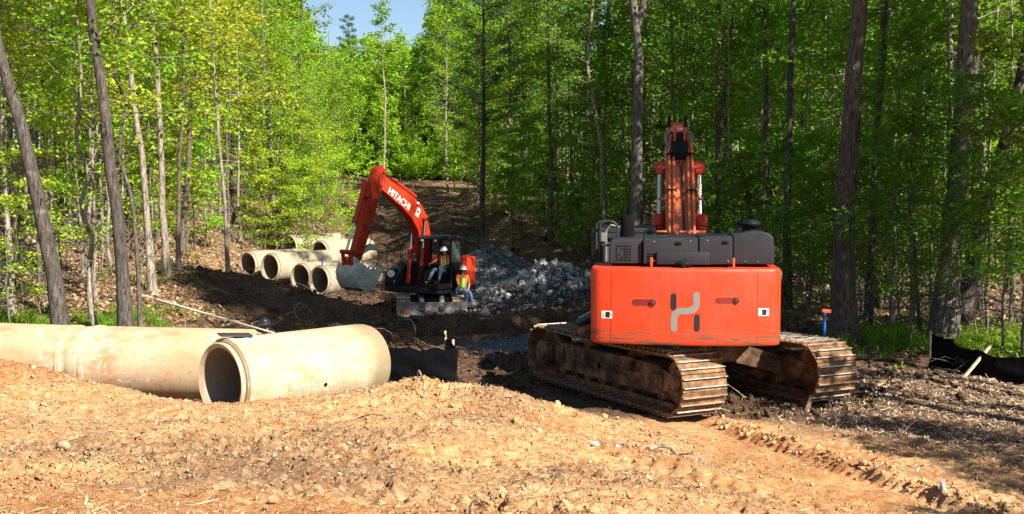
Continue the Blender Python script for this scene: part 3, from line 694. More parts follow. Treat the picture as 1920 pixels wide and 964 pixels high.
sig('tree', 428, 475, 42, [(413, 280), (400, 120), (396, 20)], .15, 15, 'slim straight pole of a tree left of the stacked pipes', 'bark_pale', seed=16, c0=.45, dead=9)
sig('tree', 516, 440, 62, [(508, 300), (494, 100), (490, 0)], .29, 17, 'tall straight trunk directly behind the rear concrete pipes', 'bark_grey', seed=17, c0=.45, dead=8)
sig('crooked_tree', 182, 606, 26, [(150, 400), (146, 240), (142, 60)], .12, 11, 'crooked slender tree between the leaning trunk and the straight dark trunk', 'bark_pale', seed=18, crook=.08, c0=.5, nleaf=3500, dead=12)
sig('crooked_tree', 264, 600, 27, [(252, 420), (228, 310), (224, 200), (215, 60)], .11, 10, 'crooked thin tree bending left just right of the straight dark trunk', 'bark_brown', seed=19, crook=.08, c0=.5, nleaf=3500, dead=12)
sig('tree', 24, 604, 27, [(12, 400), (4, 200), (0, 60)], .16, 12, 'slender pinkish trunk at the left edge of the picture', 'bark_pale', seed=20, c0=.4, dead=8)
sig('tree', 98, 600, 30, [(98, 300), (96, 120), (92, 0)], .10, 12, 'thin pale trunk crossing behind the leaning dark trunk', 'bark_pale', seed=21, c0=.4, dead=8)
sig('tree', 720, 338, 100, [(722, 200), (716, 60)], .24, 15.5, 'pale bare pole of a tree standing at the head of the cleared track', 'bark_pale', seed=22, c0=.55, nl=14, Lmax=1.8, nleaf=1500, lsize=.12)
sig('tree', 1193, 470, 38, [(1193, 300), (1196, 150), (1200, 95), (1187, 0)], .46, 17, 'large forked grey trunk behind the cab of the big excavator', 'bark_grey', seed=23, c0=.55, fork=(.52, (.75, 0, 3.2)), dead=4)
sig('tree', 1475, 560, 34, [(1478, 300), (1486, 0)], .26, 17, 'tall slim trunk behind the right end of the big excavator', 'bark_dark', seed=24, c0=.5)
sig('tree', 1583, 648, 27, [(1582, 480), (1592, 250), (1613, 0)], .56, 16, 'massive reddish brown trunk beside the right crawler track', 'bark_brown', seed=25, c0=.66, Lmax=3.0, nl=11, nleaf=1500, dead=3)
sig('tree', 1768, 645, 26.5, [(1786, 430), (1802, 250), (1817, 0)], .55, 17, 'massive grey brown trunk behind the end of the right silt fence', 'bark_grey', seed=26, c0=.66, Lmax=3.0, nl=11, nleaf=1500, dead=4)
sig('leaning_tree', 1800, 622, 29, [(1830, 450), (1880, 290), (1925, 110)], .42, 15, 'dark trunk leaning right behind the grey brown one', 'bark_dark', seed=27, c0=.65)
sig('tree', 1640, 600, 34, [(1640, 300), (1655, 0)], .24, 16, 'dark slim trunk just right of the massive reddish brown one', 'bark_dark', seed=28, c0=.5, fork=(.5, (1.0, .3, 2.5)))
sig('crooked_tree', 1728, 636, 27, [(1718, 520), (1706, 400), (1710, 300)], .10, 7.5, 'slim crooked sapling standing between the two massive right trunks', 'bark_grey', seed=29, crook=.05, c0=.35, nl=14, Lmax=1.9, nleaf=4200, lsize=.06)
sig('tree', 1345, 470, 42, [(1350, 250), (1376, 0)], .22, 16, 'slender dark tree right behind the raised boom', 'bark_dark', seed=30, c0=.45)
sig('tree', 1280, 455, 45, [(1262, 200), (1258, 0)], .20, 16, 'slender grey tree in line with the raised boom', 'bark_grey', seed=31, c0=.45)
sig('tree', 1830, 600, 33, [(1832, 300), (1826, 0)], .36, 17, 'dark upright trunk at the right just behind the grey brown one', 'bark_dark', seed=32, c0=.55)
sig('tree', 1135, 440, 47, [(1128, 280), (1100, 120), (1112, 0)], .22, 15, 'pale twisted tree left of the big forked trunk', 'bark_pale', seed=33, c0=.4)
# the dark pine at the top centre
pr = np.random.default_rng(55)
def pine(seed, H, r0):
    r = np.random.default_rng(seed); t = np.linspace(0, 1, 14); A = np.stack([np.sin(t*3)*.12, t*0, t*H], 1)
    paths = [(A, r0*(1-t*.9))]; C = []
    for i in range(46):
        f = .30+.69*(i/46); az = i*2.4; L = (2.3*(1-((f-.3)/.7)**1.3)+.45)*r.uniform(.6, 1.1); P = np.array([np.sin(f*3)*.12, 0, f*H])
        d = np.array([math.cos(az), math.sin(az), .25]); s = [P+d*L*j/5+np.array([0, 0, -.05*j+.03*j*j])*L*.3 for j in range(6)]
        paths.append((np.array(s), np.linspace(.03, .008, 6))); C += [s[3], s[4], s[5], s[5]+r.normal(0, .2, 3)]
    TV, TF = tubes_np(paths, 6); LV_, LF_, lr = leaves_np(np.array(C), 60, (.38, .38, .2), .13, r, tilt=1.2, asp=.10)
    return npmesh('pine_trunk', TV, TF, M['bark_dark'], True), npmesh('pine_crown', LV_, LF_, M['needle'], False, {'rnd': ('FACE', lr)})
PN = [pine(5, 16.5, .14), pine(6, 18, .16)]
b = at(903, 420, 58); b.z = gz(b.x, b.y); put_tree('pine_tree', PN[0], b, 0, 1, (.03, .07, .025), 'dark pine towering over the right side of the track, at the top centre', 'pine tree'); PLACED.append((b.x, b.y))
for (px, Y, s_) in ((1770, 60, 1.1), (430, 66, 1.0), (655, 118, .9)):
    b = at(px, 300, Y); b.z = gz(b.x, b.y); put_tree('pine_tree', PN[1], b, 1, s_, (.045, .10, .025), {60: 'dark pine far back in the right wood', 66: 'dark pine deep in the wood above the stacked pipes', 118: 'small pine against the sky left of the gap'}[Y], 'pine tree'); PLACED.append((b.x, b.y))

# the wood: every tree its own thing
def far_enough(x, y, d): return all((x-a)**2+(y-b)**2 > d*d for a, b in PLACED)
def vis(x, y, pad=1.5): return abs(x) < y*.4465+pad
NOTCH = lambda x, y: (-.182 < x/y < -.068) and y > 55
def lab(x, y):
    u = x/y
    if u < -.16: return ('slender leafy tree in the bright yellow green wood left of the track', 'trees of the sunlit left wood')
    if u < .06: return ('slender tree in the ranks around the head of the cleared track', 'trees round the head of the track')
    return ('slender dark stemmed tree in the shady wood on the right', 'trees of the shady right wood')
cnt = 0; tries = 0; src = {}
while cnt < 180 and tries < 60000:
    tries += 1
    y = 21+rng.random()**1.25*92; x = rng.uniform(-.47, .47)*y
    e = inwood(x, y)
    if e < .3 or e > 24 or not vis(x, y): continue
    if rng.random() > math.exp(-e/13): continue
    if y < 36 and rng.random() < .75: continue
    if not far_enough(x, y, 1.15+.004*y): continue
    tall = rng.random() < .62 and y > 26
    protos = TALL if tall else THIN
    i = int(rng.integers(len(protos))); s_ = rng.uniform(.82, 1.12)
    if NOTCH(x, y):
        Hmax = (3.58+.125*y)-gz(x, y); s_ = min(s_, Hmax/(17.5 if tall else 11.5)*rng.uniform(.8, 1.0))
        if s_ < .5: s_ = .5
    l, g = lab(x, y)
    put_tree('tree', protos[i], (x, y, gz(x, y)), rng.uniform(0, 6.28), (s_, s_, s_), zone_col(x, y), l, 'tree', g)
    PLACED.append((x, y)); cnt += 1
cnt = 0; tries = 0
while cnt < 92 and tries < 60000:
    tries += 1
    y = 27+rng.random()**1.1*72; x = rng.uniform(-.46, .46)*y
    e = inwood(x, y)
    if e < .2 or e > 9 or not vis(x, y, .3) or not far_enough(x, y, .6): continue
    s_ = rng.uniform(.85, 1.2)
    if NOTCH(x, y): s_ = min(s_, ((3.58+.12*y)-gz(x, y))/13)
    l, g = lab(x, y)
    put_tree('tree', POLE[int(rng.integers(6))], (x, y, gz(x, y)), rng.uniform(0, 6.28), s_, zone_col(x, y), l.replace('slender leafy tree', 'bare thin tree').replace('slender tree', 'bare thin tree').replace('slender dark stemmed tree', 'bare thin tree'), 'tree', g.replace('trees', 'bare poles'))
    PLACED.append((x, y)); cnt += 1
cnt = 0; tries = 0
while cnt < 165 and tries < 60000:
    tries += 1
    y = 22+rng.random()**1.2*72; x = rng.uniform(-.47, .47)*y
    e = inwood(x, y)
    if e < .1 or e > 14 or not vis(x, y, .5): continue
    if rng.random() > math.exp(-e/5): continue
    if x < 0 and y < 38 and rng.random() < .88: continue
    if x > 0 and y < 30 and rng.random() < .7: continue
    if not far_enough(x, y, .55): continue
    pr_ = NEARSAP if y < 34 else SAP
    l, g = lab(x, y)
    s_ = rng.uniform(.7, 1.25)
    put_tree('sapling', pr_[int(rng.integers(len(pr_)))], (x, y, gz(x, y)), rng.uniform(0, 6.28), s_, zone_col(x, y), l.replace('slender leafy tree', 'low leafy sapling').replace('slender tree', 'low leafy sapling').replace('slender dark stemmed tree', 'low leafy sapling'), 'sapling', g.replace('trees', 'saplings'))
    PLACED.append((x, y)); cnt += 1
# leafy sprays beside the right trunks, in the sun
for (px, py, Y, s_) in ((1880, 640, 24.5, 1.0), (1690, 640, 28.5, .8), (1850, 620, 27, 1.1), (1935, 660, 23.5, 1.0), (20, 610, 25, .8), (560, 450, 58, 1.0), (640, 470, 57, 1.0), (610, 440, 60, 1.2)):
    b = at(px, py, Y); put_tree('sapling', NEARSAP[int(Y) % 3], (b.x, b.y, gz(b.x, b.y)), px, s_, zone_col(b.x, b.y)*1.1, {1880: 'leafy sapling overhanging the right silt fence', 1690: 'leafy sapling between the two massive trunks', 1850: 'leafy sapling behind the grey brown massive trunk', 1935: 'leafy sapling at the right edge of the picture', 20: 'leafy sapling at the left edge behind the long pipe', 560: 'bright sapling behind the rearmost pipes', 640: 'bright sapling beside the arm of the small excavator', 610: 'bright bushy sapling at the left kerb of the track'}[px], 'sapling')
# trees out of the frame that throw the shade lying over the work area
HIGH = [tree_meshes('high', 500+i, 'bark_brown', H=27, r0=.11, c0=.66, Lmax=4.2, nl=26, sub=6, nleaf=6500, lsize=.16, crook=.02, dead=0, spread=(.7, .7, .4)) for i in range(3)]
for j, (x, y, s_) in enumerate([(9.9, 18.2, .98), (10.3, 14.4, 1.0), (12.6, 12.0, 1.02), (13.5, 16.8, 1.0), (15.6, 12.6, 1.0)]):
    put_tree('tree', HIGH[j % 3], (x, y, gz(x, y)), j*1.7, s_, MG, 'very tall high crowned tree beyond the right edge of the picture', 'tree', 'tall trees beyond the right edge')
SH = [(10.4, 15.8, 1.05), (11.9, 14.2, 1.0), (15, 16.0, 1.1), (12.8, 20.8, 1.0), (14.6, 22.6, 1.05), (15.2, 19.2, 1.0), (17.2, 24.5, 1.1)]
for j, (x, y, s_) in enumerate(SH):
    put_tree('tree', TALL[j % 8], (x, y, gz(x, y)), j*1.7, (s_*1.25, s_*1.25, s_), MG*1.0, 'tall tree of the wood beyond the right edge of the picture', 'tree', 'trees beyond the right edge')
for j, (x, y, s_) in enumerate([(10.9, 8.6, .62), (9.8, 6.2, .62), (12.4, 10.4, .7), (9.4, 11.6, .5), (12.6, 7.4, .7), (13.2, 9.4, .85)]):
    put_tree('tree', THIN[j], (x, y, gz(x, y)), j*1.7, s_, MG*1.0, 'young tree of the wood beyond the right edge of the picture', 'tree', 'young trees beyond the right edge')
# the far wood that reads as one mass
fr = np.random.default_rng(77); TVs, TFs, LVs, LFs, RR = [], [], [], [], []; ot = ol = 0
nfar = 0
while nfar < 520:
    y = fr.uniform(40, 150); x = fr.uniform(-.62, .62)*y
    if nfar < 120: y = fr.uniform(106, 130); x = fr.uniform(-.2, .03)*y
    e = inwood(x, y)
    if not (e > 12 or (y > 106 and e > 1)): continue
    nfar += 1; z = gz(x, y); H = fr.uniform(13, 20)
    if -.175 < x/y < -.078: H = min(H, (3.58+.128*y)-z)*fr.uniform(.62, 1.1); H = max(H, 5)
    th = fr.uniform(.07, .16); TV, TF = tubes_np([(np.array([[x, y, z-.5], [x+fr.normal(0, .2), y, z+H*.5], [x+fr.normal(0, .3), y, z+H]]), [th, th*.7, th*.2])], 5)
    TVs.append(TV); TFs.append(TF+ot); ot += len(TV)
    nc = 44; u = fr.random(nc)**.8; hh = (.12+.86*u)*H; rr_ = 2.3*np.sin(np.pi*np.clip(.15+u*.78, 0, 1))*fr.random(nc)**.5; aa = fr.uniform(0, 6.28, nc)
    C = np.stack([x+rr_*np.cos(aa), y+rr_*np.sin(aa), z+hh], 1)
    V_, F_, r_ = leaves_np(C, 34, (.7, .7, .5), .165, fr); LVs.append(V_); LFs.append(F_+ol); ol += len(V_); RR.append(r_)
for _ in range(420):
    y = fr.uniform(103, 128); x = fr.uniform(-.19, .02)*y; z = gz(x, y)
    if inwood(x, y) < .5: continue
    H = fr.uniform(1.5, 5.5); C = np.stack([x+fr.normal(0, .7, 12), y+fr.normal(0, .7, 12), z+fr.uniform(.1, 1, 12)*H], 1)
    V_, F_, r_ = leaves_np(C, 40, (.6, .6, .5), .14, fr); LVs.append(V_); LFs.append(F_+ol); ol += len(V_); RR.append(r_)
TV = np.vstack(TVs+LVs); o = sum(len(v) for v in TVs)
FF = np.vstack(TFs+[f+o for f in LFs]); nt_ = sum(len(f) for f in TFs)
mi = np.concatenate([np.zeros(nt_, int), np.ones(len(FF)-nt_, int)])
far = link('distant_wood', npmesh('distant_wood', TV, FF, [M['bark_grey'], M['leaf']], False, {'rnd': ('FACE', np.concatenate([np.zeros(nt_)]+RR))}, mi))
far.color = (.30, .46, .040, 1); tag(far, label='distant mass of spring green wood closing the view', kind='stuff')

# undergrowth: ferns, grass and seedlings on the wood floor
def clump_leaves(P3, n_each, spread, size, name, colr, label, tilt=.7, asp=.3, seed=1):
    r = np.random.default_rng(seed); V_, F_, r_ = leaves_np(P3, n_each, spread, size, r, tilt, asp)
    o = link(name, npmesh(name, V_, F_, M['leaf'], False, {'rnd': ('FACE', r_)})); o.color = tuple(colr)+(1,); tag(o, label=label, kind='stuff')
def wug(x, y):
    w, c, g = zones(x, y)
    a = g2(x, y, -10.3, 26.2, 2.6, 1.8)+g2(x, y, 9.0, 27.5, 2.6, 2.2)+g2(x, y, 11.8, 25, 2.4, 2.2)
    return w*(np.abs(x) < y*.46+.5)*np.clip(a*1.2+.12*(fbm(x, y, 2.0, 3, 33) > .12), 0, 1)
p = sample(1500, -26, 24, 22, 60, wug); p[:, 2] += .10
clump_leaves(p, 16, (.22, .22, .13), .07, 'undergrowth', (.17, .27, .02), 'bright green ferns and seedlings on the wood floor')
def blades(P3, name, colr, label, h=.28, n_each=14, seed=3):
    r = np.random.default_rng(seed); C = np.repeat(P3, n_each, 0); n = len(C); C = C+np.column_stack([r.normal(0, .07, (n, 2)), np.zeros(n)])
    a = r.uniform(0, 6.28, n); hh = h*r.uniform(.5, 1.3, n); ln = r.uniform(.2, .9, n)
    d = np.stack([np.cos(a), np.sin(a), np.zeros(n)], 1); s = np.stack([-np.sin(a), np.cos(a), np.zeros(n)], 1)*.007
    m = C+d*(ln*hh*.35)[:, None]+np.array([0, 0, 1])*(hh*.6)[:, None]; t = C+d*(ln*hh)[:, None]+np.array([0, 0, 1])*(hh*.95)[:, None]
    V_ = np.stack([C-s, C+s, m+s*.8, m-s*.8, t+s*.2, t-s*.2], 1).reshape(-1, 3); i = np.arange(n)[:, None]*6
    F_ = np.concatenate([i+np.array([[0, 1, 2, 3]]), i+np.array([[3, 2, 4, 5]])])
    o = link(name, npmesh(name, V_, F_, M['leaf'], False, {'rnd': ('FACE', r.random(len(F_)))})); o.color = tuple(colr)+(1,); tag(o, label=label, kind='stuff')
def wgr(x, y): return np.clip(g2(x, y, 8.9, 26.3, 1.0, .8)+g2(x, y, -10.4, 25.2, 1.6, 1.0)+.7*g2(x, y, -9.3, 27.5, 1.0, 1.2)+.6*g2(x, y, 11.6, 24.6, 1.4, 1), 0, 1)
p = sample(420, -13, 14, 22, 32, wgr); blades(p, 'grass', (.16, .30, .02), 'tufts of bright grass at the edge of the wood')
# bare scrub at the foot of the wood
def wsc(x, y): e = edges(x, y); return (e > 0)*(e < 7)*(np.abs(x) < y*.46)*1.0
p = sample(1100, -24, 18, 27, 75, wsc); pa = []; sr = np.random.default_rng(12)
for q in p:
    for _ in range(2):
        d = np.array([sr.normal(0, .35), sr.normal(0, .35), 1.0]); L = sr.uniform(.6, 2.6); s = [q-np.array([0, 0, .05])]
        for j in range(5): d = d+sr.normal(0, .18, 3); d /= np.linalg.norm(d); s.append(s[-1]+d*L/5)
        pa.append((np.array(s), np.linspace(.013, .004, 6)))
TV, TF = tubes_np(pa, 3); o = link('bare_scrub', npmesh('bare_scrub', TV, TF, M['bark_pale'], True)); tag(o, label='bare pale twigs and whips of scrub at the foot of the wood', kind='stuff')

# torn roots lying and sticking out of the soil
def rootlets(name, n, box, wf, L0, r0, mat, label, seed):
    p = sample(n, *box, wf); r = np.random.default_rng(seed); pa = []
    for q in p:
        a = r.uniform(0, 6.28); el = r.uniform(-.1, .5); d = np.array([math.cos(a)*math.cos(el), math.sin(a)*math.cos(el), math.sin(el)]); L = L0*np.exp(r.normal(0, .5)); s = [q-np.array([0, 0, .01])]
        for j in range(6): d = d+r.normal(0, .35, 3)*np.array([1, 1, .6]); d /= np.linalg.norm(d); d[2] -= .12; s.append(s[-1]+d*L/6)
        pa.append((np.array(s), np.linspace(r0*r.uniform(.6, 1.5), r0*.25, 7)))
    TV, TF = tubes_np(pa, 4); o = link(name, npmesh(name, TV, TF, M[mat], True)); tag(o, label=label, kind='stuff')
rootlets('torn_roots', 900, (-12, 8, 19, 60), wwork, .75, .011, 'bark_pale', 'torn pale roots tangled through the dark soil', 5)
rootlets('fine_roots', 420, (-9, 7, 5.2, 18), wchip, .14, .0028, 'bark_brown', 'fine brown rootlets in the clay bank', 6)
rootlets('verge_twigs', 260, (3, 12, 13, 24), wright, .45, .007, 'bark_pale', 'thin twigs among the shredded wood on the right verge', 7)
# ------------------------------------------------------------------ crawler undercarriage shared by both machines
def shoe_mesh(wd, pitch, g=2, gh=.035):
    m = MB(); m.box((0, 0, -.012), (wd, pitch*.97, .028), mi=0)
    m.box((0, 0, -.05), (wd*.28, pitch*.8, .06), mi=0)
    for i in range(g):
        yy = (i-(g-1)/2)*pitch*.5
        m.box((0, yy, gh/2), (wd, .016, gh-.012), mi=0); m.box((0, yy, gh-.004), (wd*.995, .013, .012), mi=1)
    return m.mesh('track_shoe', [M['track'], M['grouser']], smooth=False)
def crawler(root, ua, side, gauge, half, rad, wd, n, cz, outer, gh, sag=.03, off=(0, 0, 0)):
    x0 = side*gauge/2
    def setr(o): o.rotation_euler = (0, 0, ua); o.location = off; return o
    # chain band
    ch = MB(); pr = []
    L = 2*half; per = 2*L+2*math.pi*rad
    def path(s):
        s %= per
        if s < L:
            t = s/L; return (half-s, cz+rad-sag*math.sin(math.pi*t)**1*(1 if t else 0), 0.0)
        s -= L
        if s < math.pi*rad: a = s/rad; return (-half-rad*math.sin(a), cz+rad*math.cos(a), a)
        s -= math.pi*rad
        if s < L: return (-half+s, cz-rad, math.pi)
        s -= L; a = s/rad; return (half+rad*math.sin(a), cz-rad*math.cos(a), math.pi+a)
    for i in range(n*2):
        y, z, a = path(per*i/(n*2)); nrm = (math.sin(a)*-1, math.cos(a)); pr.append((y-nrm[0]*.05, z-nrm[1]*.05, y-nrm[0]*.11, z-nrm[1]*.11))
    for s in (-1, 1):
        v = []
        for p in pr:
            for (yy, zz) in ((p[0], p[1]), (p[2], p[3])):
                v += [(x0+s*.10-.03, yy, zz), (x0+s*.10+.03, yy, zz)]
        m_ = len(pr); fs = []
        for i in range(m_):
            a_, b_ = i*4, ((i+1) % m_)*4
            fs += [(a_, a_+1, b_+1, b_), (a_+2, b_+2, b_+3, a_+3), (a_, b_, b_+2, a_+2), (a_+1, a_+3, b_+3, b_+1)]
        ch.add(v, fs)
    tr = setr(ch.build('crawler_track', M['track'], root, smooth=False))
    sm = shoe_mesh(wd, per/n, gh=gh)
    for i in range(n):
        y, z, a = path(per*(i+.5)/n)
        o = link('track_shoe', sm, tr); o.location = (x0, y, z); o.rotation_euler = (a, 0, 0)
    # side frame
    f = MB(); hw = wd*.24
    f.prism([(-half+.25, cz-rad*.35), (-half+.1, cz+.10), (-half+.55, cz+rad*.48), (half-.55, cz+rad*.48), (half-.1, cz+.10), (half-.25, cz-rad*.35), (half-.6, cz-rad*.55), (-half+.6, cz-rad*.55)], x0-hw, x0+hw, 'x')
    for yy in (-half*.35, half*.35):
        f.box((x0+outer*(hw+.05), yy, cz+rad*.28), (.12, .26, .26)); f.box((x0+outer*(hw+.06), yy, cz+rad*.05), (.14, .34, .05))
    f.box((x0+outer*(hw+.015), 0, cz-.02), (.03, half*1.3, .12))
    f.box((x0+outer*(hw+.03), -half*.75, cz-.02), (.05, .35, .22)); f.box((x0+outer*(hw+.03), half*.78, cz+.02), (.05, .28, .3))
    fr_ = setr(f.build('track_frame', M['undercarriage'], root, bevel=.015))
    d = MB(); d.cyl((x0+outer*(hw+.002), half*.1, cz-.03), (x0+outer*(hw+.034), half*.1, cz-.03), .055); d.build('frame_hole', M['deepblack'], fr_)  # solid black disc, the hole's inner shade is only its colour
    def wheel(name, y, r, depth, hub, z=cz, mat='undercarriage'):
        m = MB(); m.cyl((x0-depth/2, y, z), (x0+depth/2, y, z), r, 28); m.cyl((x0+outer*depth/2, y, z), (x0+outer*(depth/2+hub), y, z), r*.62, 24); m.cyl((x0+outer*(depth/2+hub), y, z), (x0+outer*(depth/2+hub+.03), y, z), r*.38, 20)
        return setr(m.build(name, M[mat], root, bevel=.012))
    wheel('idler', -half, rad-.12, wd*.34, .06); wheel('sprocket', half, rad-.10, wd*.3, wd*.28)
    nr = 8 if wd > .6 else 6
    for i in range(nr): wheel('track_roller', -half+.45+(2*half-.9)*i/(nr-1), .085 if wd > .6 else .06, wd*.42, .02, cz-rad+.20 if wd > .6 else cz-rad+.15)
    for yy in (-half*.35, half*.35): wheel('carrier_roller', yy, .07, wd*.4, .02, cz+rad-.18)
def strip(m, pts, wd, yf, y_off=-.006, thick=.012, round_=True, mi=None):
    """a raised band following points (x, z) on the curved surface y = yf(x)"""
    P = [Vector((p[0], p[1])) for p in pts]
    if round_:
        d0 = (P[0]-P[1]).normalized(); d1 = (P[-1]-P[-2]).normalized(); h = wd/2
        A = [(P[0]+d0*h*c, h*math.sqrt(max(0, 1-c*c))) for c in (1, .92, .7, .38)]; B = [(P[-1]+d1*h*c, h*math.sqrt(max(0, 1-c*c))) for c in (.38, .7, .92, 1)]
    else: A, B = [], []
    Q = A+[(p, wd/2) for p in P]+B; n = len(Q); v = []
    for i, (p, hw) in enumerate(Q):
        t = (Q[min(i+1, n-1)][0]-Q[max(i-1, 0)][0]).normalized(); nn = Vector((-t.y, t.x)); hw = max(hw, .001)
        for q in (p+nn*hw, p-nn*hw):
            v += [(q.x, yf(q.x)+y_off, q.y), (q.x, yf(q.x)+y_off+thick, q.y)]
    fs = []
    for i in range(n-1):
        a, b = i*4, i*4+4; fs += [(a, a+2, b+2, b), (a+1, b+1, b+3, a+3), (a, b, b+1, a+1), (a+2, a+3, b+3, b+2)]
    fs += [(0, 1, 3, 2), (4*n-4, 4*n-2, 4*n-1, 4*n-3)]
    m.add(v, fs, mi)
def arc2(cx, cz, r, a0, a1, n=8): return [(cx+r*math.cos(R(a0+(a1-a0)*i/n)), cz+r*math.sin(R(a0+(a1-a0)*i/n))) for i in range(n+1)]
def pipe_run(m, pts, r, mi=None, seg=8): m.tube(pts, r, seg, mi)
def smooth_pts(pts, n=6):
    P = [Vector(p) for p in pts]; out = []
    for i in range(len(P)-1):
        p0, p1, p2, p3 = P[max(i-1, 0)], P[i], P[i+1], P[min(i+2, len(P)-1)]
        for j in range(n):
            t = j/n; out.append(.5*((2*p1)+(-p0+p2)*t+(2*p0-5*p1+4*p2-p3)*t*t+(-p0+3*p1-3*p2+p3)*t**3))
    return out+[P[-1]]

# ------------------------------------------------------------------ large excavator, seen from behind
BIG = empty('large_excavator', (3.08, 20.85, 0.0), R(-7.2))
tag(BIG, 'large orange excavator seen from behind, its boom raised over the engine cover', 'excavator')
UA = R(27.6+7.2)
for s in (-1, 1): crawler(BIG, UA, s, 2.72, 2.03, .475, .84, 41, .565, s, .045, off=(.0, -.42, 0))
u = MB(); u.box((0, 0, .80), (1.5, 1.9, .34)); 
for sx in (-1, 1):
    for sy in (-1, 1): u.add([(sx*.5, sy*.5, .60), (sx*.5, sy*.95, .60), (sx*1.15, sy*1.35, .42), (sx*1.15, sy*.85, .42), (sx*.5, sy*.5, .95), (sx*.5, sy*.95, .95), (sx*1.15, sy*1.35, .74), (sx*1.15, sy*.85, .74)], [(0,1,2,3),(4,5,6,7),(0,1,5,4),(1,2,6,5),(2,3,7,6),(3,0,4,7)])
o = u.build('car_body', M['undercarriage'], BIG, bevel=.02); o.rotation_euler = (0, 0, UA); o.location = (0, -.42, 0)
u = MB(); u.lathe([(.0, .93), (.72, .93), (.72, 1.06), (.62, 1.06), (.62, 1.16), (0, 1.16)], 'z', 40); u.build('slew_ring', M['black'], BIG)
RB = 3.32
def yb(x, r=RB): return -r+5.5-math.sqrt(5.5*5.5-x*x)
out = [(-1.47, -1.9)]+[(-1.47+.22*(1-math.cos(R(a))), -2.97-.20*math.sin(R(a))) for a in (0, 30, 60)]
out += [(x, yb(x)) for x in np.linspace(-1.28, 1.28, 27)]+[(1.47-.22*(1-math.cos(R(a))), -2.97-.20*math.sin(R(a))) for a in (60, 30, 0)]+[(1.47, -1.9)]
u = MB(); u.prism(out, 1.20, 2.40, 'z'); CW = u.build('counterweight', M['orange'], BIG, bevel=.065, seg=4)
M['seam'] = plain('seam_shadow_gap', (.20, .02, .006), .7)
u = MB()
for x in (-1.14, 1.10): strip(u, [(x, z) for z in np.linspace(1.26, 2.36, 8)], .010, yb, -.003, .01, False)
u.build('panel_seam', M['seam'], CW)
u = MB(); u.box((.1, -2.72, 1.16), (.62, .22, .10)); u.box((.1, -2.85, 1.19), (.34, .18, .06)); u.box((-.12, -2.9, 1.13), (.1, .1, .1)); u.box((.3, -2.9, 1.13), (.1, .1, .1)); u.build('tow_bracket', M['undercarriage'], BIG, bevel=.01)
# emblem: grey S band with two black bars
u = MB()
S = [(.168, 1.99), (.168, 1.86)]+arc2(.058, 1.86, .11, 0, -78, 6)+[(0, 1.742)]+[(q[0], q[1]) for q in arc2(-.060, 1.632, .11, 80, 180, 7)]+[(-.170, 1.47)]
strip(u, S, .098, yb); u.build('grey_emblem_band', M['greydecal'], CW)
M['decalblack'] = plain('decal_black', (.005, .005, .005), .6)
for (x, a, b_) in ((-.178, 1.975, 1.80), (.180, 1.655, 1.475)):
    u = MB(); strip(u, [(x, a), (x, (a+b_)/2), (x, b_)], .088, yb); u.build('black_emblem_bar', M['decalblack'], CW)
M['recess'] = plain('recess_shade_red', (.17, .005, .003), .6)  # darker red carries the shade inside the lifting slots
for cx, cz_ in ((-.634, 1.868), (.634, 1.912)):
    u = MB(); strip(u, [(cx-.14, cz_), (cx, cz_), (cx+.14, cz_)], .122, yb, -.004); u.build('slot_rim', M['orange2'], CW)
    u = MB(); strip(u, [(cx-.135, cz_), (cx, cz_), (cx+.135, cz_)], .098, yb, -.008); sl = u.build('lifting_slot', M['recess'], CW)
    u = MB(); y0 = yb(cx+.14); u.cyl((cx+.14, y0-.004, cz_), (cx+.14, y0-.026, cz_), .048, 20); u.build('lifting_pin', M['decalblack'], CW)
    u = MB(); u.cyl((cx+.14, y0-.027, cz_), (cx+.14, y0-.032, cz_), .026, 16, r2=.018); u.build('pin_head', M['recess'], CW)
for cx, cz_, in ((-1.30, 1.66), (1.325, 1.73)):
    sg = 1 if cx > 0 else -1
    # follow the rounded corner of the counterweight
    def yc(x): return yb(x) if abs(x) < 1.28 else -2.72-.20*math.sqrt(max(0, 1-((.22-(1.47-abs(x)))/.22)**2))
    cx_ = sg*1.20
    u = MB(); strip(u, [(cx_-.09, cz_), (cx_, cz_), (cx_+.075, cz_)], .115, yb, -.005, .01, False); dcl = u.build('warning_label', M['white'], CW)
    u = MB(); strip(u, [(cx_-.03, cz_), (cx_+.01, cz_), (cx_+.04, cz_)], .09, yb, -.008, .008, False)
    strip(u, [(cx_-.07, cz_+.02), (cx_-.055, cz_-.01)], .012, yb, -.008, .008, False); strip(u, [(cx_-.075, cz_-.03), (cx_-.045, cz_-.03)], .012, yb, -.008, .008, False)
    strip(u, [(cx_+.055, cz_+.03), (cx_+.062, cz_-.02)], .012, yb, -.008, .008, False); u.build('label_print', M['decalblack'], CW)
# engine cover
def hood(x0, x1, tops, y0=-3.02, y1=-1.35):
    u = MB(); u.prism([(x0+.005, 2.44), (x1-.005, 2.44)]+tops, y0, y1, 'y'); return u.build('engine_cover_panel', M['charcoal'], BIG, bevel=.035, seg=3)
H1 = hood(-1.20, -.66, [(-.665, 2.835), (-1.14, 2.825), (-1.185, 2.78)], -2.93)
H2 = hood(-.66, .20, [(.195, 2.865), (-.655, 2.84)])
H3 = hood(.20, .73, [(.725, 2.88), (.205, 2.868)])
for (x, z) in ((-.1, 2.78), (.62, 2.80)): u = MB(); u.box((x, -3.03, z), (.10, .025, .035)); u.box((x, -3.045, z), (.05, .02, .02)); u.build('cover_latch', M['black'], H3 if x > 0 else H2, bevel=.004)
for x, z in ((-.48, 2.50), (.34, 2.50), (.66, 2.50), (.34, 2.82), (.08, 2.81), (-.48, 2.80)): u = MB(); u.cyl((x, -3.018, z), (x, -3.03, z), .013, 8); u.build('cover_bolt', M['steel'], H3 if x > .2 else H2)
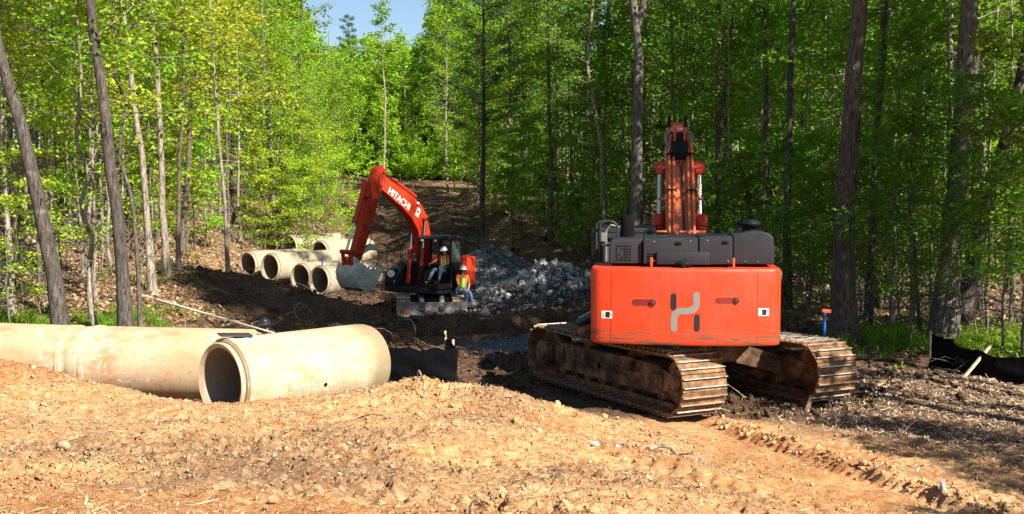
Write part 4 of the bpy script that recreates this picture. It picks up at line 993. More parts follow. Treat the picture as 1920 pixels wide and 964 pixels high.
H4 = hood(.73, 1.38, [(1.365, 2.86), (1.30, 2.925), (1.16, 2.965), (.735, 2.90)], -2.90)
u = MB()
for i in range(6):
    for j in range(6):
        if 0 < j < 5 and 1 <= i <= 2 and (i+j) % 3: continue
        u.box((-1.07+i*.042, -2.932, 2.50+j*.044), (.024, .006, .026))
u.build('vent_holes', M['deepblack'], H1)  # solid black pads painted for the shade inside the vents
u = MB()
for i in range(5):
    for j in range(4): u.box((-.57+i*.052, -3.022, 2.475+j*.042), (.036, .006, .028))
u.build('vent_holes', M['deepblack'], H2)  # black pads again stand for the dark behind the grille
u = MB(); u.box((-.03, -3.05, 2.545), (.82, .05, .20)); u.build('cover_plate', M['charcoal'], BIG, bevel=.01)
u = MB()
for x in (.93, 1.12): u.ball((x, -2.905, 2.49), .014, sub=1)
u.build('cover_bolts', M['steel'], H4)
u = MB(); u.ball((-.02, -3.14, 2.465), .13, sq=(1, .8, .42), sub=3); u.box((-.02, -3.05, 2.43), (.2, .2, .05)); u.cyl((-.02, -3.24, 2.45), (-.02, -3.255, 2.447), .035, 16); u.build('rear_camera', M['black'], BIG)
for x in (-.52, .74): u = MB(); u.box((x, -3.12, 2.48), (.035, .03, .15)); u.build('hood_catch', M['orange2'], BIG, bevel=.005)
u = MB(); u.cyl((-.93, -1.9, 2.7), (-.93, -1.9, 2.96), .125, 24, r2=.115)
u.tube(smooth_pts([(-.93, -1.9, 2.93), (-.93, -1.88, 3.06), (-.94, -1.84, 3.14)]), [.105]*12+[.10], 20); u.build('exhaust_stack', M['deepblack'], BIG)
u = MB(); u.cyl((1.06, -1.9, 2.84), (1.06, -1.9, 3.02), .12, 24); u.lathe([(0, 3.02), (.19, 3.02), (.205, 3.05), (.19, 3.09), (.14, 3.12), (0, 3.13)], 'z', 32, (1.06, -1.9, 0)); u.build('air_precleaner', M['black'], BIG)
u = MB(); u.tube([(1.10, -1.5, 2.86), (1.10, -1.5, 3.25), (1.13, -1.5, 3.29), (1.22, -1.5, 3.31), (1.25, -1.5, 3.27), (1.25, -1.5, 2.86)], .012, 6); u.build('grab_loop', M['black'], BIG)
# upper frame and body sides
u = MB(); u.box((0, -.1, 1.22), (2.86, 3.9, .14)); u.box((-1.30, -1.2, 1.75), (.26, 1.4, .95)); u.box((1.02, -.2, 1.85), (.82, 3.2, 1.15)); u.box((0, -1.2, 1.8), (2.3, 1.6, 1.0)); u.build('upper_frame', M['charcoal'], BIG, bevel=.03)
u = MB(); u.box((1.02, .9, 1.9), (.86, 1.0, 1.0)); u.build('tool_box', M['orange2'], BIG, bevel=.04)
# cab at the front left
cb = MB(); x0, x1, ya, yc_ = -1.46, -.46, .05, 1.95
cb.box(((x0+x1)/2, (ya+yc_)/2, 1.42), (1.0, 1.9, .26)); cb.box(((x0+x1)/2, (ya+yc_)/2, 2.86), (1.0, 1.92, .09))
for x in (x0+.05, x1-.05):
    for y in (ya+.05, 1.0, yc_-.05): cb.box((x, y, 2.15), (.075, .075, 1.36))
cb.box(((x0+x1)/2, ya+.04, 1.85), (.98, .06, .7)); cb.box((x0+.04, .5, 1.75), (.05, .95, .45)); cb.box(((x0+x1)/2, ya+.01, 2.76), (1.02, .06, .10))
cab = cb.build('cab', M['charcoal'], BIG, bevel=.03, seg=3)
u = MB(); u.box((x0+.04, .52, 2.35), (.012, .84, .78)); u.box((x0+.04, 1.45, 2.2), (.012, .8, 1.15)); u.box((x1-.04, .52, 2.35), (.012, .84, .78)); u.box(((x0+x1)/2, ya+.05, 2.47), (.86, .012, .5)); u.build('cab_glass', M['glass'], cab)
# grab rails beside the cab (left rear)
def rail(name, pts, r=.02, mat='charcoal', par=BIG):
    u = MB(); u.tube(smooth_pts(pts, 5), r, 10); return u.build(name, M[mat], par)
for dx in (0, .07):
    u = MB(); u.tube(smooth_pts([(-1.47+dx, -1.35-dx*2, 2.2), (-1.47+dx, -1.35-dx*2, 2.9), (-1.45+dx, -1.35-dx*2, 3.03), (-1.36+dx, -1.35-dx*2, 3.07), (-1.22, -1.35-dx*2, 3.07), (-1.13, -1.35-dx*2, 3.02), (-1.11, -1.35-dx*2, 2.9), (-1.11, -1.35-dx*2, 2.5)], 5), .021, 10); u.build('grab_rail', M['charcoal'], BIG)
u = MB(); u.tube([(-1.45, -1.35, 2.66), (-1.12, -1.35, 2.66)], .02, 10); u.tube([(-1.45, -1.35, 2.35), (-1.12, -1.35, 2.35)], .02, 10); u.build('rail_crossbar', M['charcoal'], BIG)
u = MB(); u.tube([(-1.36, 0, 2.3), (-1.36, -.02, 2.86)], .02, 8); u.tube([(-1.36, -.02, 2.86), (-1.28, .0, 2.97), (-1.12, .05, 2.93)], .014, 8); u.box((-1.41, -.05, 2.75), (.10, .05, .16)); u.build('mirror_arm', M['steel'], BIG)
# anti-slip step on the left
for j in range(2):
    u = MB(); c0_ = Vector((-1.63, -1.25+j*.62, 1.40-j*.02)); u.box(c0_, (.42, .56, .04), (0, R(-28), R(4)))
    for i in range(6): u.box(c0_+Vector((-.17+i*.065, 0, .025+(-.17+i*.065)*.53)), (.02, .5, .012), (0, R(-28), R(4)))
    st = u.build('access_step', M['steel'] if j else M['charcoal'], BIG, bevel=.004)
u = MB(); u.box((-1.60, -.95, 1.27), (.46, 1.3, .10), (0, R(-20), R(4))); u.build('step_bracket', M['undercarriage'], BIG, bevel=.01)

# boom, cylinders, pipes
bt = [(.05, 1.98), (.15, 2.2), (1.2, 3.25), (2.2, 4.08), (2.75, 4.38), (3.3, 4.52), (4.4, 4.58), (6.45, 4.62)]
bb = [(6.5, 4.3), (4.4, 4.08), (3.5, 3.92), (2.9, 3.60), (2.3, 3.05), (1.4, 2.25), (.45, 1.72), (.15, 1.75)]
u = MB(); u.prism(bt+bb, -.27, .29, 'x'); BOOM = u.build('boom', M['tan_orange'], BIG, bevel=.02)
def btop(y): return float(np.interp(y, [p[0] for p in bt], [p[1] for p in bt]))
u = MB(); u.box((.01, 2.60, 4.42), (.34, .5, .2), (R(28), 0, 0)); u.box((.01, 2.9, 4.62), (.30, .16, .36)); u.build('boom_bracket', M['black'], BOOM, bevel=.02)
for s, mats in ((-1, 'red_paint'), (1, 'red_paint')):
    xx = .01+s*.40
    A_, B_ = Vector((xx, 1.30, 1.25)), Vector((xx, 2.62, 4.08)); d_ = (B_-A_).normalized(); E = A_+d_*1.98
    u = MB(); u.cyl(A_, E, .115, 24); u.cyl(E-d_*.20, E+d_*.04, .145, 24); u.cyl(E-d_*.30, E-d_*.24, .155, 24); u.ball(A_, .15); cyl_ = u.build('boom_cylinder', M[mats], BIG, bevel=.006)
    u = MB(); u.cyl(E, B_, .05, 18); u.build('cylinder_rod', M['chrome'], cyl_)
    u = MB(); u.ball(B_, .10); u.cyl(B_-Vector((.10, 0, 0)), B_+Vector((.10, 0, 0)), .115, 20); u.box(B_-d_*.08, (.14, .16, .2), (R(-25), 0, 0)); u.build('cylinder_eye', M[mats], cyl_, bevel=.01)
u = MB(); u.cyl((-.46, 2.62, 4.08), (.48, 2.62, 4.08), .075, 18); u.build('boom_pin', M['orange2'], BOOM)
# hydraulic pipes on the back of the boom
def run(x, y0, y1, off=.07, xa=None, n=10):
    return [(x if xa is None else xa+(x-xa)*min(1, i/2), y0+(y1-y0)*i/n, btop(y0+(y1-y0)*i/n)+off) for i in range(n+1)]
for x, xa in ((-.205, -.10), (-.115, -.02), (.165, .04), (.255, .30)):
    u = MB(); q = run(x, .25, 2.62, .075, xa); q[0] = (q[0][0], q[0][1], q[0][2]-.12); u.tube(smooth_pts(q, 4), .027, 10)
    e0 = q[-1]; u.tube(smooth_pts([e0, (x*.9, 2.9, 4.56), (x*.82, 3.2, 4.74)], 4), .030, 10); u.build('hydraulic_pipe', M['tan_orange'], BIG)
for y_ in (.62, 1.52, 2.50):
    for xc in (-.16, .21):
        u = MB(); u.box((xc, y_, btop(y_)+.085), (.19, .07, .05), (R(41), 0, 0)); u.build('pipe_clamp', M['black'], BOOM, bevel=.006)
for y_, w_ in ((.5, .26), (1.15, .2), (1.9, .2)):
    for s in (-1, 1):
        u = MB(); u.box((.01+s*.33, y_+.25, btop(y_+.25)+.02), (w_, .05, .035), (R(41), 0, 0)); u.build('pipe_bracket', M['tan_orange'], BOOM, bevel=.004)
u = MB(); u.box((.12, .72, btop(.72)+.045), (.26, .06, .05), (R(41), 0, 0)); u.build('pipe_bracket', M['tan_orange'], BOOM, bevel=.004)
u = MB(); u.tube(smooth_pts([(.06, .3, btop(.3)+.03), (.05, 1.2, btop(1.2)+.04), (.03, 2.0, btop(2.0)+.045), (-.03, 2.4, btop(2.4)+.07), (-.09, 2.7, 4.5)], 5), .011, 6)
u.tube(smooth_pts([(.09, .3, btop(.3)+.03), (.075, 1.3, btop(1.3)+.04), (.05, 2.0, btop(2.0)+.045), (.10, 2.4, btop(2.4)+.07), (.14, 2.7, 4.5)], 5), .011, 6); u.build('boom_cable', M['rubber'], BIG)
for s in (-1, 1):
    u = MB(); u.tube(smooth_pts([(s*.22, 2.85, 4.5), (s*.27, 3.1, 4.68), (s*.23, 3.35, 4.80), (s*.10, 3.6, 4.85)], 5), .04, 10); u.build('hydraulic_hose', M['greydecal'], BIG)
# arm cylinder on top of the boom, then the arm beyond it
A_, B_ = Vector((.01, 3.0, 4.62)), Vector((.01, 6.15, 5.05)); d_ = (B_-A_).normalized(); E = A_+d_*2.0
u = MB(); u.cyl(A_, E, .135, 24); u.cyl(A_+d_*.15, A_+d_*.3, .165, 24); u.cyl(E-d_*.2, E+d_*.03, .18, 24); u.ball(A_, .15); AC = u.build('arm_cylinder', M['tan_orange'], BIG, bevel=.006)
u = MB(); u.cyl(E, B_, .06, 16); u.build('cylinder_rod', M['chrome'], AC)
u = MB()
for s in (-1, 1): u.box((.01+s*.10, 3.0, 4.60), (.05, .45, .55), (R(10), 0, 0))
u.build('cylinder_lug', M['red_paint'], BIG, bevel=.02)
M['faded'] = paint('scuffed_red_white', (.70, .12, .06), .6, (.75, .6, .5), .6, 9)
u = MB(); u.box((.01, 3.42, 4.84), (.30, .12, .13), (R(15), 0, 0)); u.build('hose_block', M['faded'], AC, bevel=.03)
u = MB(); u.prism([(5.85, 5.15), (6.25, 5.2), (6.65, 4.85), (7.9, 2.0), (7.75, 1.7), (7.5, 1.75), (6.3, 4.1), (6.1, 4.6), (5.8, 4.95)], -.21, .23, 'x'); ARM = u.build('arm', M['orange2'], BIG, bevel=.02)
u = MB()
for s in (-1, 1): u.box((.01+s*.19, 5.95, 5.17), (.07, .34, .26), (R(-15), 0, 0))
u.build('arm_lug', M['black'], ARM, bevel=.02)
u = MB(); u.prism([(7.5, 1.9), (8.0, 1.95), (8.25, 1.5), (8.2, .9), (7.8, .45), (7.2, .30), (6.8, .55), (6.9, .62), (7.25, .55), (7.7, .75), (7.85, 1.2), (7.5, 1.6)], -.65, .67, 'x'); BK = u.build('bucket', M['steel'], BIG, bevel=.02)
u = MB()
for i in range(5): u.box((-.55+i*.28, 6.72, .56), (.09, .28, .07), (R(-8), 0, 0))
u.build('bucket_teeth', M['steel'], BK, bevel=.01)

# ------------------------------------------------------------------ small excavator with dozer blade
SE = empty('small_excavator', (-3.02, 42.2, -.95), R(147))
tag(SE, 'small orange excavator with black cab and dozer blade facing the camera', 'excavator')
bpy.context.view_layer.update()
SI = SE.matrix_world.inverted()
def L_(px, py, Y): return SI @ at(px, py, Y)
UA2 = R(186-147)
for s in (-1, 1): crawler(SE, UA2, s, 1.99, 1.35, .33, .50, 40, .385, s, .025)
def ur(o): o.rotation_euler = (0, 0, UA2); return o
u = MB(); u.box((0, 0, .55), (1.6, 1.5, .26)); u.box((-.35, 1.35, .42), (.16, 1.3, .18)); u.box((.35, 1.35, .42), (.16, 1.3, .18)); ur(u.build('car_body', M['undercarriage'], SE, bevel=.02))
for s in (-1, 1):
    u = MB(); u.cyl((s*.36, .95, .80), (s*.36, 1.75, .52), .10, 16); ur(u.build('blade_cylinder', M['greydecal'], SE, bevel=.01))
k = NM('blade_steel'); zz = k.n('ShaderNodeSeparateXYZ'); k.l(k.co, zz.inputs[0])
c = k.ramp(k.noise(3, 7, .7), [(.35, (.17, .17, .17)), (.6, (.30, .29, .27)), (.78, (.36, .22, .13))]); M['blade'] = k.done(c, .6, .1)
u = MB(); prof = [(1.78, .08), (1.84, .02), (1.92, .02), (1.99, .0), (1.97, .18), (1.90, .36), (1.91, .52), (1.97, .62), (1.93, .63), (1.84, .52), (1.82, .36), (1.84, .18)]
u.prism(prof, -1.25, 1.25, 'x'); BL = ur(u.build('dozer_blade', M['blade'], SE, bevel=.006))
u = MB(); u.box((0, 2.005, .09), (2.5, .022, .16)); cu = u.build('cutting_edge', plain('bright_edge', (.72, .74, .76), .4, .2), BL, bevel=.004)
for grp in (((-1.02, .34, .10), (-.9, .25, .12), (-1.08, .2, .09), (-.78, .2, .08)), ((-.33, .36, .07), (-.30, .31, .05))):
    u = MB()
    for (x, z, s_) in grp: u.ball((-x, 1.94, z), s_, sq=(1, .25, 1), sub=2)
    u.build('caked_mud', M['clods'], BL, smooth=False)
u = MB(); u.lathe([(0, .68), (.55, .68), (.55, .92), (0, .92)], 'z', 32); u.build('slew_ring', M['black'], SE)
u = MB(); u.prism([(-1.2, -1.25), (-.9, -1.5), (-.4, -1.66), (.4, -1.66), (.9, -1.5), (1.2, -1.25), (1.2, 1.2), (.55, 1.45), (-.3, 1.45), (-1.24, 1.2)], .90, 1.10, 'z'); u.build('upper_frame', M['charcoal'], SE, bevel=.02)
u = MB(); u.prism([(-1.22, -.7), (-1.2, -1.2), (-.9, -1.5), (-.4, -1.68), (.4, -1.68), (.9, -1.5), (1.2, -1.2), (1.22, -.7)], 1.05, 2.12, 'z'); u.build('engine_housing', M['red_paint'], SE, bevel=.08, seg=3)
u = MB(); u.prism([(-.7, 1.08), (-.7, 1.95), (.2, 1.95), (.75, 1.82), (1.12, 1.5), (1.2, 1.2), (1.15, 1.08)], .62, 1.22, 'x'); TK = u.build('side_housing', M['charcoal'], SE, bevel=.07, seg=3)
u = MB(); u.box((.92, 1.06, 1.60), (.34, .22, .16), (R(-38), 0, 0)); u.box((.92, 1.14, 1.40), (.40, .05, .05)); u.build('housing_step', M['black'], TK, bevel=.01)
u = MB(); u.box((.74, 1.17, 1.23), (.05, .03, .16)); u.box((.98, 1.165, 1.22), (.14, .03, .05)); u.build('marker_light', M['white'], TK, bevel=.005)
u = MB(); u.box((-.2, -.9, 2.2), (.5, .5, .2)); u.build('top_cover', M['black'], SE, bevel=.03)
# cab
x0, x1, ya, yf = -1.30, -.30, -.28, 1.30; zf, zt = 1.06, 2.86
u = MB(); u.box(((x0+x1)/2, (ya+yf)/2, zf+.08), (1.0, yf-ya, .18))
for p0, p1 in (((x0+.04, yf-.04, zf), (x0+.07, yf-.22, zt)), ((x1-.04, yf-.04, zf), (x1-.07, yf-.22, zt)), ((x0+.04, .45, zf), (x0+.06, .40, zt)), ((x1-.04, .45, zf), (x1-.06, .40, zt)), ((x0+.04, ya+.05, zf), (x0+.08, ya+.08, zt)), ((x1-.04, ya+.05, zf), (x1-.08, ya+.08, zt))):
    u.tube([p0, Vector(p0).lerp(Vector(p1), .5), p1], .042, 8)
u.box(((x0+x1)/2, yf-.03, zf+.30), (.96, .035, .05)); u.box((x0+.05, (ya+.45)/2, zf+.5), (.05, .70, .85)); u.box(((x0+x1)/2, ya+.05, zf+.55), (.92, .05, .95)); u.box((x1-.04, .35, zf+.45), (.05, 1.4, .7))
CB = u.build('cab', M['black'], SE, bevel=.012)
u = MB(); u.prism([(yf-.16, zt-.02), (yf-.22, zt+.05), (yf-.5, zt+.09), (ya+.25, zt+.09), (ya, zt+.03), (ya, zt-.04), (yf-.2, zt-.06)], x0, x1, 'x'); RF = u.build('cab_roof', M['charcoal'], SE, bevel=.03, seg=3)
u = MB()
for x in (x0+.18, x1-.22): u.box((x, yf-.13, zt-.07), (.09, .05, .07))
u.build('work_lamp', M['white'], RF, bevel=.01)
u = MB(); u.box((x0+.06, .08, 2.33), (.01, .62, .80)); u.build('side_glass', M['glass'], CB)
u = MB(); u.box((-.8, .10, 1.50), (.5, .5, .14)); u.box((-.8, -.12, 1.85), (.46, .12, .62), (R(-8), 0, 0)); u.box((-.8, .1, 1.35), (.4, .4, .2)); u.box((-.8, -.16, 2.25), (.26, .09, .2)); u.build('operator_seat', M['rubber'], SE, bevel=.03)
u = MB(); u.box((-1.1, .15, 1.6), (.14, .5, .3)); u.box((-.48, .15, 1.6), (.14, .5, .3)); u.cyl((-1.1, .38, 1.75), (-1.1, .42, 1.98), .015, 8); u.cyl((-.48, .38, 1.75), (-.48, .42, 1.98), .015, 8); u.build('control_console', M['black'], SE, bevel=.02)
# rails and mirror on the right side of the machine
u = MB(); u.tube(smooth_pts([(1.18, .95, 1.5), (1.25, 1.0, 2.2), (1.20, .85, 2.62), (1.10, .6, 2.70), (1.05, .45, 2.55), (1.05, .4, 1.9)], 5), .02, 8); u.build('grab_rail', M['black'], SE)
u = MB(); u.tube(smooth_pts([(.72, .7, 1.9), (.72, .7, 2.60), (.70, .55, 2.72), (.70, .2, 2.72), (.70, .1, 2.55), (.70, .1, 1.9)], 5), .018, 8); u.tube([(.72, .7, 2.2), (1.15, .9, 2.2)], .015, 8); u.build('grab_rail', M['black'], SE)
mp = L_(733, 513, 41.3)
u = MB(); u.tube(smooth_pts([(1.22, 1.0, 2.35), (1.5, 1.15, 2.1), Vector((1.52, 1.2, 1.6)), mp+Vector((-.06, -.03, .06))], 6), .012, 6)
dm = (SI.to_3x3() @ Vector((.25, -.95, .15))).normalized(); u.cyl(mp-dm*.02, mp+dm*.015, .155, 28); MR = u.build('round_mirror', M['black'], SE)
u = MB(); u.cyl(mp+dm*.016, mp+dm*.022, .135, 28); u.build('mirror_face', M['mirror'], MR)
# boom: (r, z) profile in the plane x = bx
bx = .02; hw = .17
bp = [(.12, 1.42), (.02, 1.62), (.12, 2.3), (.20, 3.1), (.36, 3.62), (.66, 4.02), (1.05, 4.28), (2.0, 4.72), (2.75, 5.02), (2.98, 4.90), (2.98, 4.62), (2.75, 4.50), (1.8, 3.96), (1.22, 3.52), (.90, 3.15), (.72, 2.5), (.50, 1.6), (.40, 1.40)]
u = MB(); u.prism(bp, bx-hw, bx+hw, 'x'); BM = u.build('boom', M['red_paint'], SE, bevel=.02)
fc = bpy.data.curves.new('lettering', 'FONT'); fc.body = 'HITACHI'; fc.size = .34; fc.extrude = .004; fc.offset = .006; fc.space_character = 1.02; fc.align_x = 'CENTER'; fc.align_y = 'CENTER'
tmp = bpy.data.objects.new('t', fc); COL.objects.link(tmp); dg = bpy.context.evaluated_depsgraph_get(); tm = bpy.data.meshes.new_from_object(tmp.evaluated_get(dg)); bpy.data.objects.remove(tmp)
tm.materials.clear(); tm.materials.append(M['white'])
# the side of the boom that faces the camera's right is the left side of the machine (x = bx - hw)
ang = math.atan2(4.50-3.80, 2.55-1.25)
lt = link('boom_lettering', tm, BM)
X_ax = Vector((0, -math.cos(ang), -math.sin(ang))); Z_ax = Vector((-1, 0, 0)); Y_ax = Z_ax.cross(X_ax)
lt.matrix_local = Matrix.Translation((bx-hw-.006, 1.98, 4.26)) @ Matrix((X_ax, Y_ax, Z_ax)).transposed().to_4x4()
u = MB(); u.box((bx-hw-.004, .92, 3.78), (.01, .20, .32), (R(-60+90), 0, 0)); WL = u.build('white_label', M['white'], BM)
u = MB(); u.box((bx-hw-.010, .92, 3.80), (.004, .12, .12), (R(30), 0, 0)); u.build('label_print', M['greydecal'], WL)
for s in (-1, 1):
    xx = bx+s*(hw+.11); A_ = Vector((xx, .95, 1.18)); B_ = Vector((xx, .60, 3.55)); d_ = (B_-A_).normalized(); E = A_+d_*1.30
    u = MB(); u.cyl(A_, E, .075, 18); u.cyl(E-d_*.16, E+d_*.02, .095, 18); cyl_ = u.build('boom_cylinder', M['red_paint'], SE, bevel=.004)
    u = MB(); u.cyl(E, B_, .035, 14); u.build('cylinder_rod', M['chrome'], cyl_)
    u = MB(); u.cyl(B_-Vector((.07, 0, 0)), B_+Vector((.07, 0, 0)), .095, 18); u.build('cylinder_eye', M['red_paint'], cyl_, bevel=.006)
u = MB(); u.cyl((bx-.38, .60, 3.55), (bx+.38, .60, 3.55), .05, 16); u.build('boom_pin', M['black'], BM); u = MB(); u.ball((bx-hw-.03, .95, 4.1), .06); u.build('work_lamp', M['white'], BM)
A_, B_ = Vector((bx, 1.02, 4.42)), Vector((bx, 2.80, 5.20)); d_ = (B_-A_).normalized(); E = A_+d_*1.25
u = MB(); u.cyl(A_, E, .085, 18); u.cyl(E-d_*.18, E+d_*.02, .105, 18); u.box(A_-Vector((0, 0, .12)), (.16, .26, .3), (R(25), 0, 0)); AC2 = u.build('arm_cylinder', M['red_paint'], SE, bevel=.005)
u = MB(); u.cyl(E, B_, .04, 14); u.build('cylinder_rod', M['chrome'], AC2)
for dx in (-.12, -.05, .06, .12):
    u = MB(); u.tube(smooth_pts([(bx+dx, .30, 3.2), (bx+dx, .62, 4.10), (bx+dx, 1.2, 4.44), (bx+dx*1.1, 2.3, 4.98), (bx+dx*1.2, 2.75, 5.18), (bx+dx*1.6, 3.05, 5.05), (bx+dx*1.8, 3.2, 4.6)], 6), .018, 6); u.build('hydraulic_hose', M['rubber'] if dx < 0 else M['red_paint'], SE)
# arm
ap = [(2.66, 5.28), (2.86, 5.42), (3.12, 5.34), (3.42, 4.75), (3.62, 4.2), (4.38, 2.3), (4.36, 2.10), (4.16, 2.06), (3.98, 2.24), (3.16, 3.95), (2.95, 4.5), (2.72, 4.9)]
u = MB(); u.prism(ap, bx-.14, bx+.14, 'x'); AR = u.build('arm', M['red_paint'], SE, bevel=.02)
u = MB(); u.cyl((bx-.22, 2.95, 4.78), (bx+.22, 2.95, 4.78), .09, 18); u.build('arm_boss', M['red_paint'], AR, bevel=.01); u = MB(); u.cyl((bx-.2, 2.78, 5.22), (bx+.2, 2.78, 5.22), .07, 16); u.build('arm_boss', M['red_paint'], AR); u = MB(); u.box((bx, 3.58, 4.46), (.36, .30, .20), (R(-65), 0, 0)); u.build('cylinder_bracket', M['red_paint'], AR, bevel=.01)
A_, B_ = Vector((bx, 3.62, 4.72)), Vector((bx, 4.62, 2.52)); d_ = (B_-A_).normalized(); E = A_+d_*1.35
u = MB(); u.cyl(A_, E, .085, 18); u.cyl(E-d_*.15, E+d_*.02, .105, 18); u.box(A_, (.14, .3, .2), (R(-65), 0, 0)); BC = u.build('bucket_cylinder', M['red_paint'], SE, bevel=.005)
u = MB(); u.cyl(E, B_, .045, 14); u.build('cylinder_rod', M['chrome'], BC)
u = MB()
for s in (-1, 1): u.tube([(bx+s*.17, 4.62, 2.52), (bx+s*.17, 4.18, 2.42)], .06, 10); u.tube([(bx+s*.16, 4.62, 2.52), (bx+s*.16, 4.52, 2.0)], .065, 10)
u.cyl((bx-.24, 4.62, 2.52), (bx+.24, 4.62, 2.52), .07, 14); u.build('bucket_link', M['red_paint'], SE)
u = MB(); u.box((bx, 4.38, 1.98), (.30, .42, .34), (R(20), 0, 0)); u.build('quick_coupler', M['red_paint'], SE, bevel=.03)
M['bucketgrey'] = plain('scuffed_bucket_grey', (.58, .54, .47), .6, 0, .3, 5, .3)
u = MB(); 
for s in (-1, 1): u.prism([(4.18, 2.62), (4.36, 2.4), (4.1, 2.2), (3.86, 2.42), (3.55, 2.52), (3.2, 2.50), (3.05, 2.62), (3.2, 2.74), (3.45, 2.70), (3.75, 2.70), (4.0, 2.72)], bx+s*.10-.03, bx+s*.10+.03, 'x')
u.cyl((bx-.14, 3.2, 2.62), (bx+.14, 3.2, 2.62), .07, 12); u.build('thumb', M['bucketgrey'], SE, bevel=.01)
# bucket curled in under the arm
hb = .42
bo = [(4.62, 2.05), (4.42, 2.22), (4.12, 2.05), (3.85, 1.92), (3.35, 1.85), (3.02, 1.72), (2.98, 1.66), (3.30, 1.20), (3.62, .98), (4.05, .92), (4.45, 1.10), (4.68, 1.45), (4.72, 1.8)]
bi = [(4.55, 1.98), (4.12, 1.96), (3.85, 1.84), (3.36, 1.77), (3.10, 1.66), (3.36, 1.28), (3.66, 1.07), (4.04, 1.01), (4.38, 1.17), (4.59, 1.48), (4.63, 1.8)]
u = MB()
def bs(pts): return [(4.42+(r_-4.42)*.80, 2.12+(z_-2.12)*.80) for r_, z_ in pts]
sh_ = bs([(3.02, 1.68), (3.30, 1.20), (3.62, .98), (4.05, .92), (4.45, 1.10), (4.68, 1.45), (4.72, 1.8), (4.62, 2.05), (4.30, 2.10)])
sv = []; 
for (r_, z_) in sh_: sv += [(bx-hb, r_, z_), (bx+hb, r_, z_)]
for (r_, z_) in sh_:
    dx_, dz_ = 4.0-r_, 1.55-z_; l_ = math.hypot(dx_, dz_); sv += [(bx-hb, r_+dx_/l_*.04, z_+dz_/l_*.04), (bx+hb, r_+dx_/l_*.04, z_+dz_/l_*.04)]
n_ = len(sh_); fs = []
for i in range(n_-1):
    a, b2 = 2*i, 2*i+2; c_, d2 = 2*n_+2*i, 2*n_+2*i+2
    fs += [(a, a+1, b2+1, b2), (c_, d2, d2+1, c_+1), (a, b2, d2, c_), (a+1, c_+1, d2+1, b2+1)]
fs += [(0, 2*n_, 2*n_+1, 1), (2*n_-2, 2*n_-1, 4*n_-1, 4*n_-2)]
u.add(sv, fs)
for s in (-1, 1): u.prism(bs([(3.02, 1.68), (3.30, 1.20), (3.62, .98), (4.05, .92), (4.45, 1.10), (4.68, 1.45), (4.72, 1.8), (4.62, 2.05), (4.30, 2.12), (3.9, 1.86), (3.4, 1.84)]), bx+s*hb-.02, bx+s*hb+.02, 'x')
for s in (-1, 1): u.prism(bs([(4.60, 1.9), (4.66, 2.2), (4.42, 2.42), (4.10, 2.22), (4.05, 1.85)]), bx+s*.17-.025, bx+s*.17+.025, 'x')
BK2 = u.build('bucket', M['bucketgrey'], SE, bevel=.012)
for i in range(5):
    u = MB(); u.prism(bs([(3.12, 1.60), (3.14, 1.72), (2.82, 1.93), (2.80, 1.90)]), bx-.42+i*.21-.04, bx-.42+i*.21+.04, 'x'); u.build('bucket_tooth', M['bucketgrey'], BK2, bevel=.01)
u = MB(); u.tube(smooth_pts([(bx-.16, 3.0, 4.6), (bx-.30, 3.2, 4.0), (bx-.28, 3.5, 3.75), (bx-.15, 3.62, 4.05)], 6), .016, 6); u.tube(smooth_pts([(bx-.15, 3.9, 3.4), (bx-.32, 3.7, 3.0), (bx-.28, 3.9, 2.65), (bx-.15, 4.1, 2.7)], 6), .016, 6)
u.tube(smooth_pts([(bx-.16, 2.85, 5.1), (bx-.22, 3.1, 4.6), (bx-.2, 3.15, 4.2), (bx-.18, 3.3, 4.3)], 6), .016, 6); u.build('arm_hoses', M['rubber'], SE)
# ------------------------------------------------------------------ concrete pipes
def conc_pipe(L, Ro, mat, hole=None, gasket=False, seg=56, end_taper=True, joint=None):
    """axis along local +x from the spigot mouth at x = 0; origin at the lowest point under the mouth"""
    e = empty('concrete_pipe'); Ri = Ro*.80; z0 = Ro
    u = MB(); pr = [(Ri, .03), (Ro*.90, 0), (Ro*.925, .02), (Ro*.925, .11), (Ro, .125)]
    pr += [(Ro, x) for x in np.linspace(.3, L-.25, 6)]
    pr += [(Ro, L-.18), (Ro*.985, L-.08), (Ro*.95, L), (Ro*.87, L), (Ro*.87, L-.1), (Ri, L-.12)]
    u.lathe(pr, 'x', seg, (0, 0, z0)); b = u.build('pipe_barrel', mat, e, ang=25)
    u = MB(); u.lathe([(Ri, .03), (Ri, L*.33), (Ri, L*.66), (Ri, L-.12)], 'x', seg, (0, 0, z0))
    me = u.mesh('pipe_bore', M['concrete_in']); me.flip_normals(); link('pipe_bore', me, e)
    if gasket:
        u = MB(); u.lathe([(Ro*.925+.012*math.cos(a), .085+.02*math.sin(a)) for a in np.linspace(0, 2*math.pi, 9)[:-1]], 'x', seg, (0, 0, z0), closed=True); u.build('rubber_gasket', M['gasket'], e)
    else:
        u = MB(); u.lathe([(Ro*.925+.006*math.cos(a), .05+.012*math.sin(a)) for a in np.linspace(0, 2*math.pi, 9)[:-1]], 'x', seg, (0, 0, z0), closed=True); u.build('spigot_ridge', mat, e)
    for (x, a, r) in hole or []:
        u = MB(); c, s = math.cos(a), math.sin(a); u.cyl((x, c*(Ro-.02), z0+s*(Ro-.02)), (x, c*(Ro+.004), z0+s*(Ro+.004)), r, 14); u.build('lifting_hole', M['deepblack'], e)  # black plug, darkness of the hole put into its colour
    return e
M['gasket'] = plain('muddy_gasket', (.11, .075, .055), .8)
def place_pipe(e, p, heading, pitch=0):
    """heading: direction of the axis away from the mouth, degrees from +x"""
    e.location = p; e.rotation_euler = (0, -pitch, R(heading))
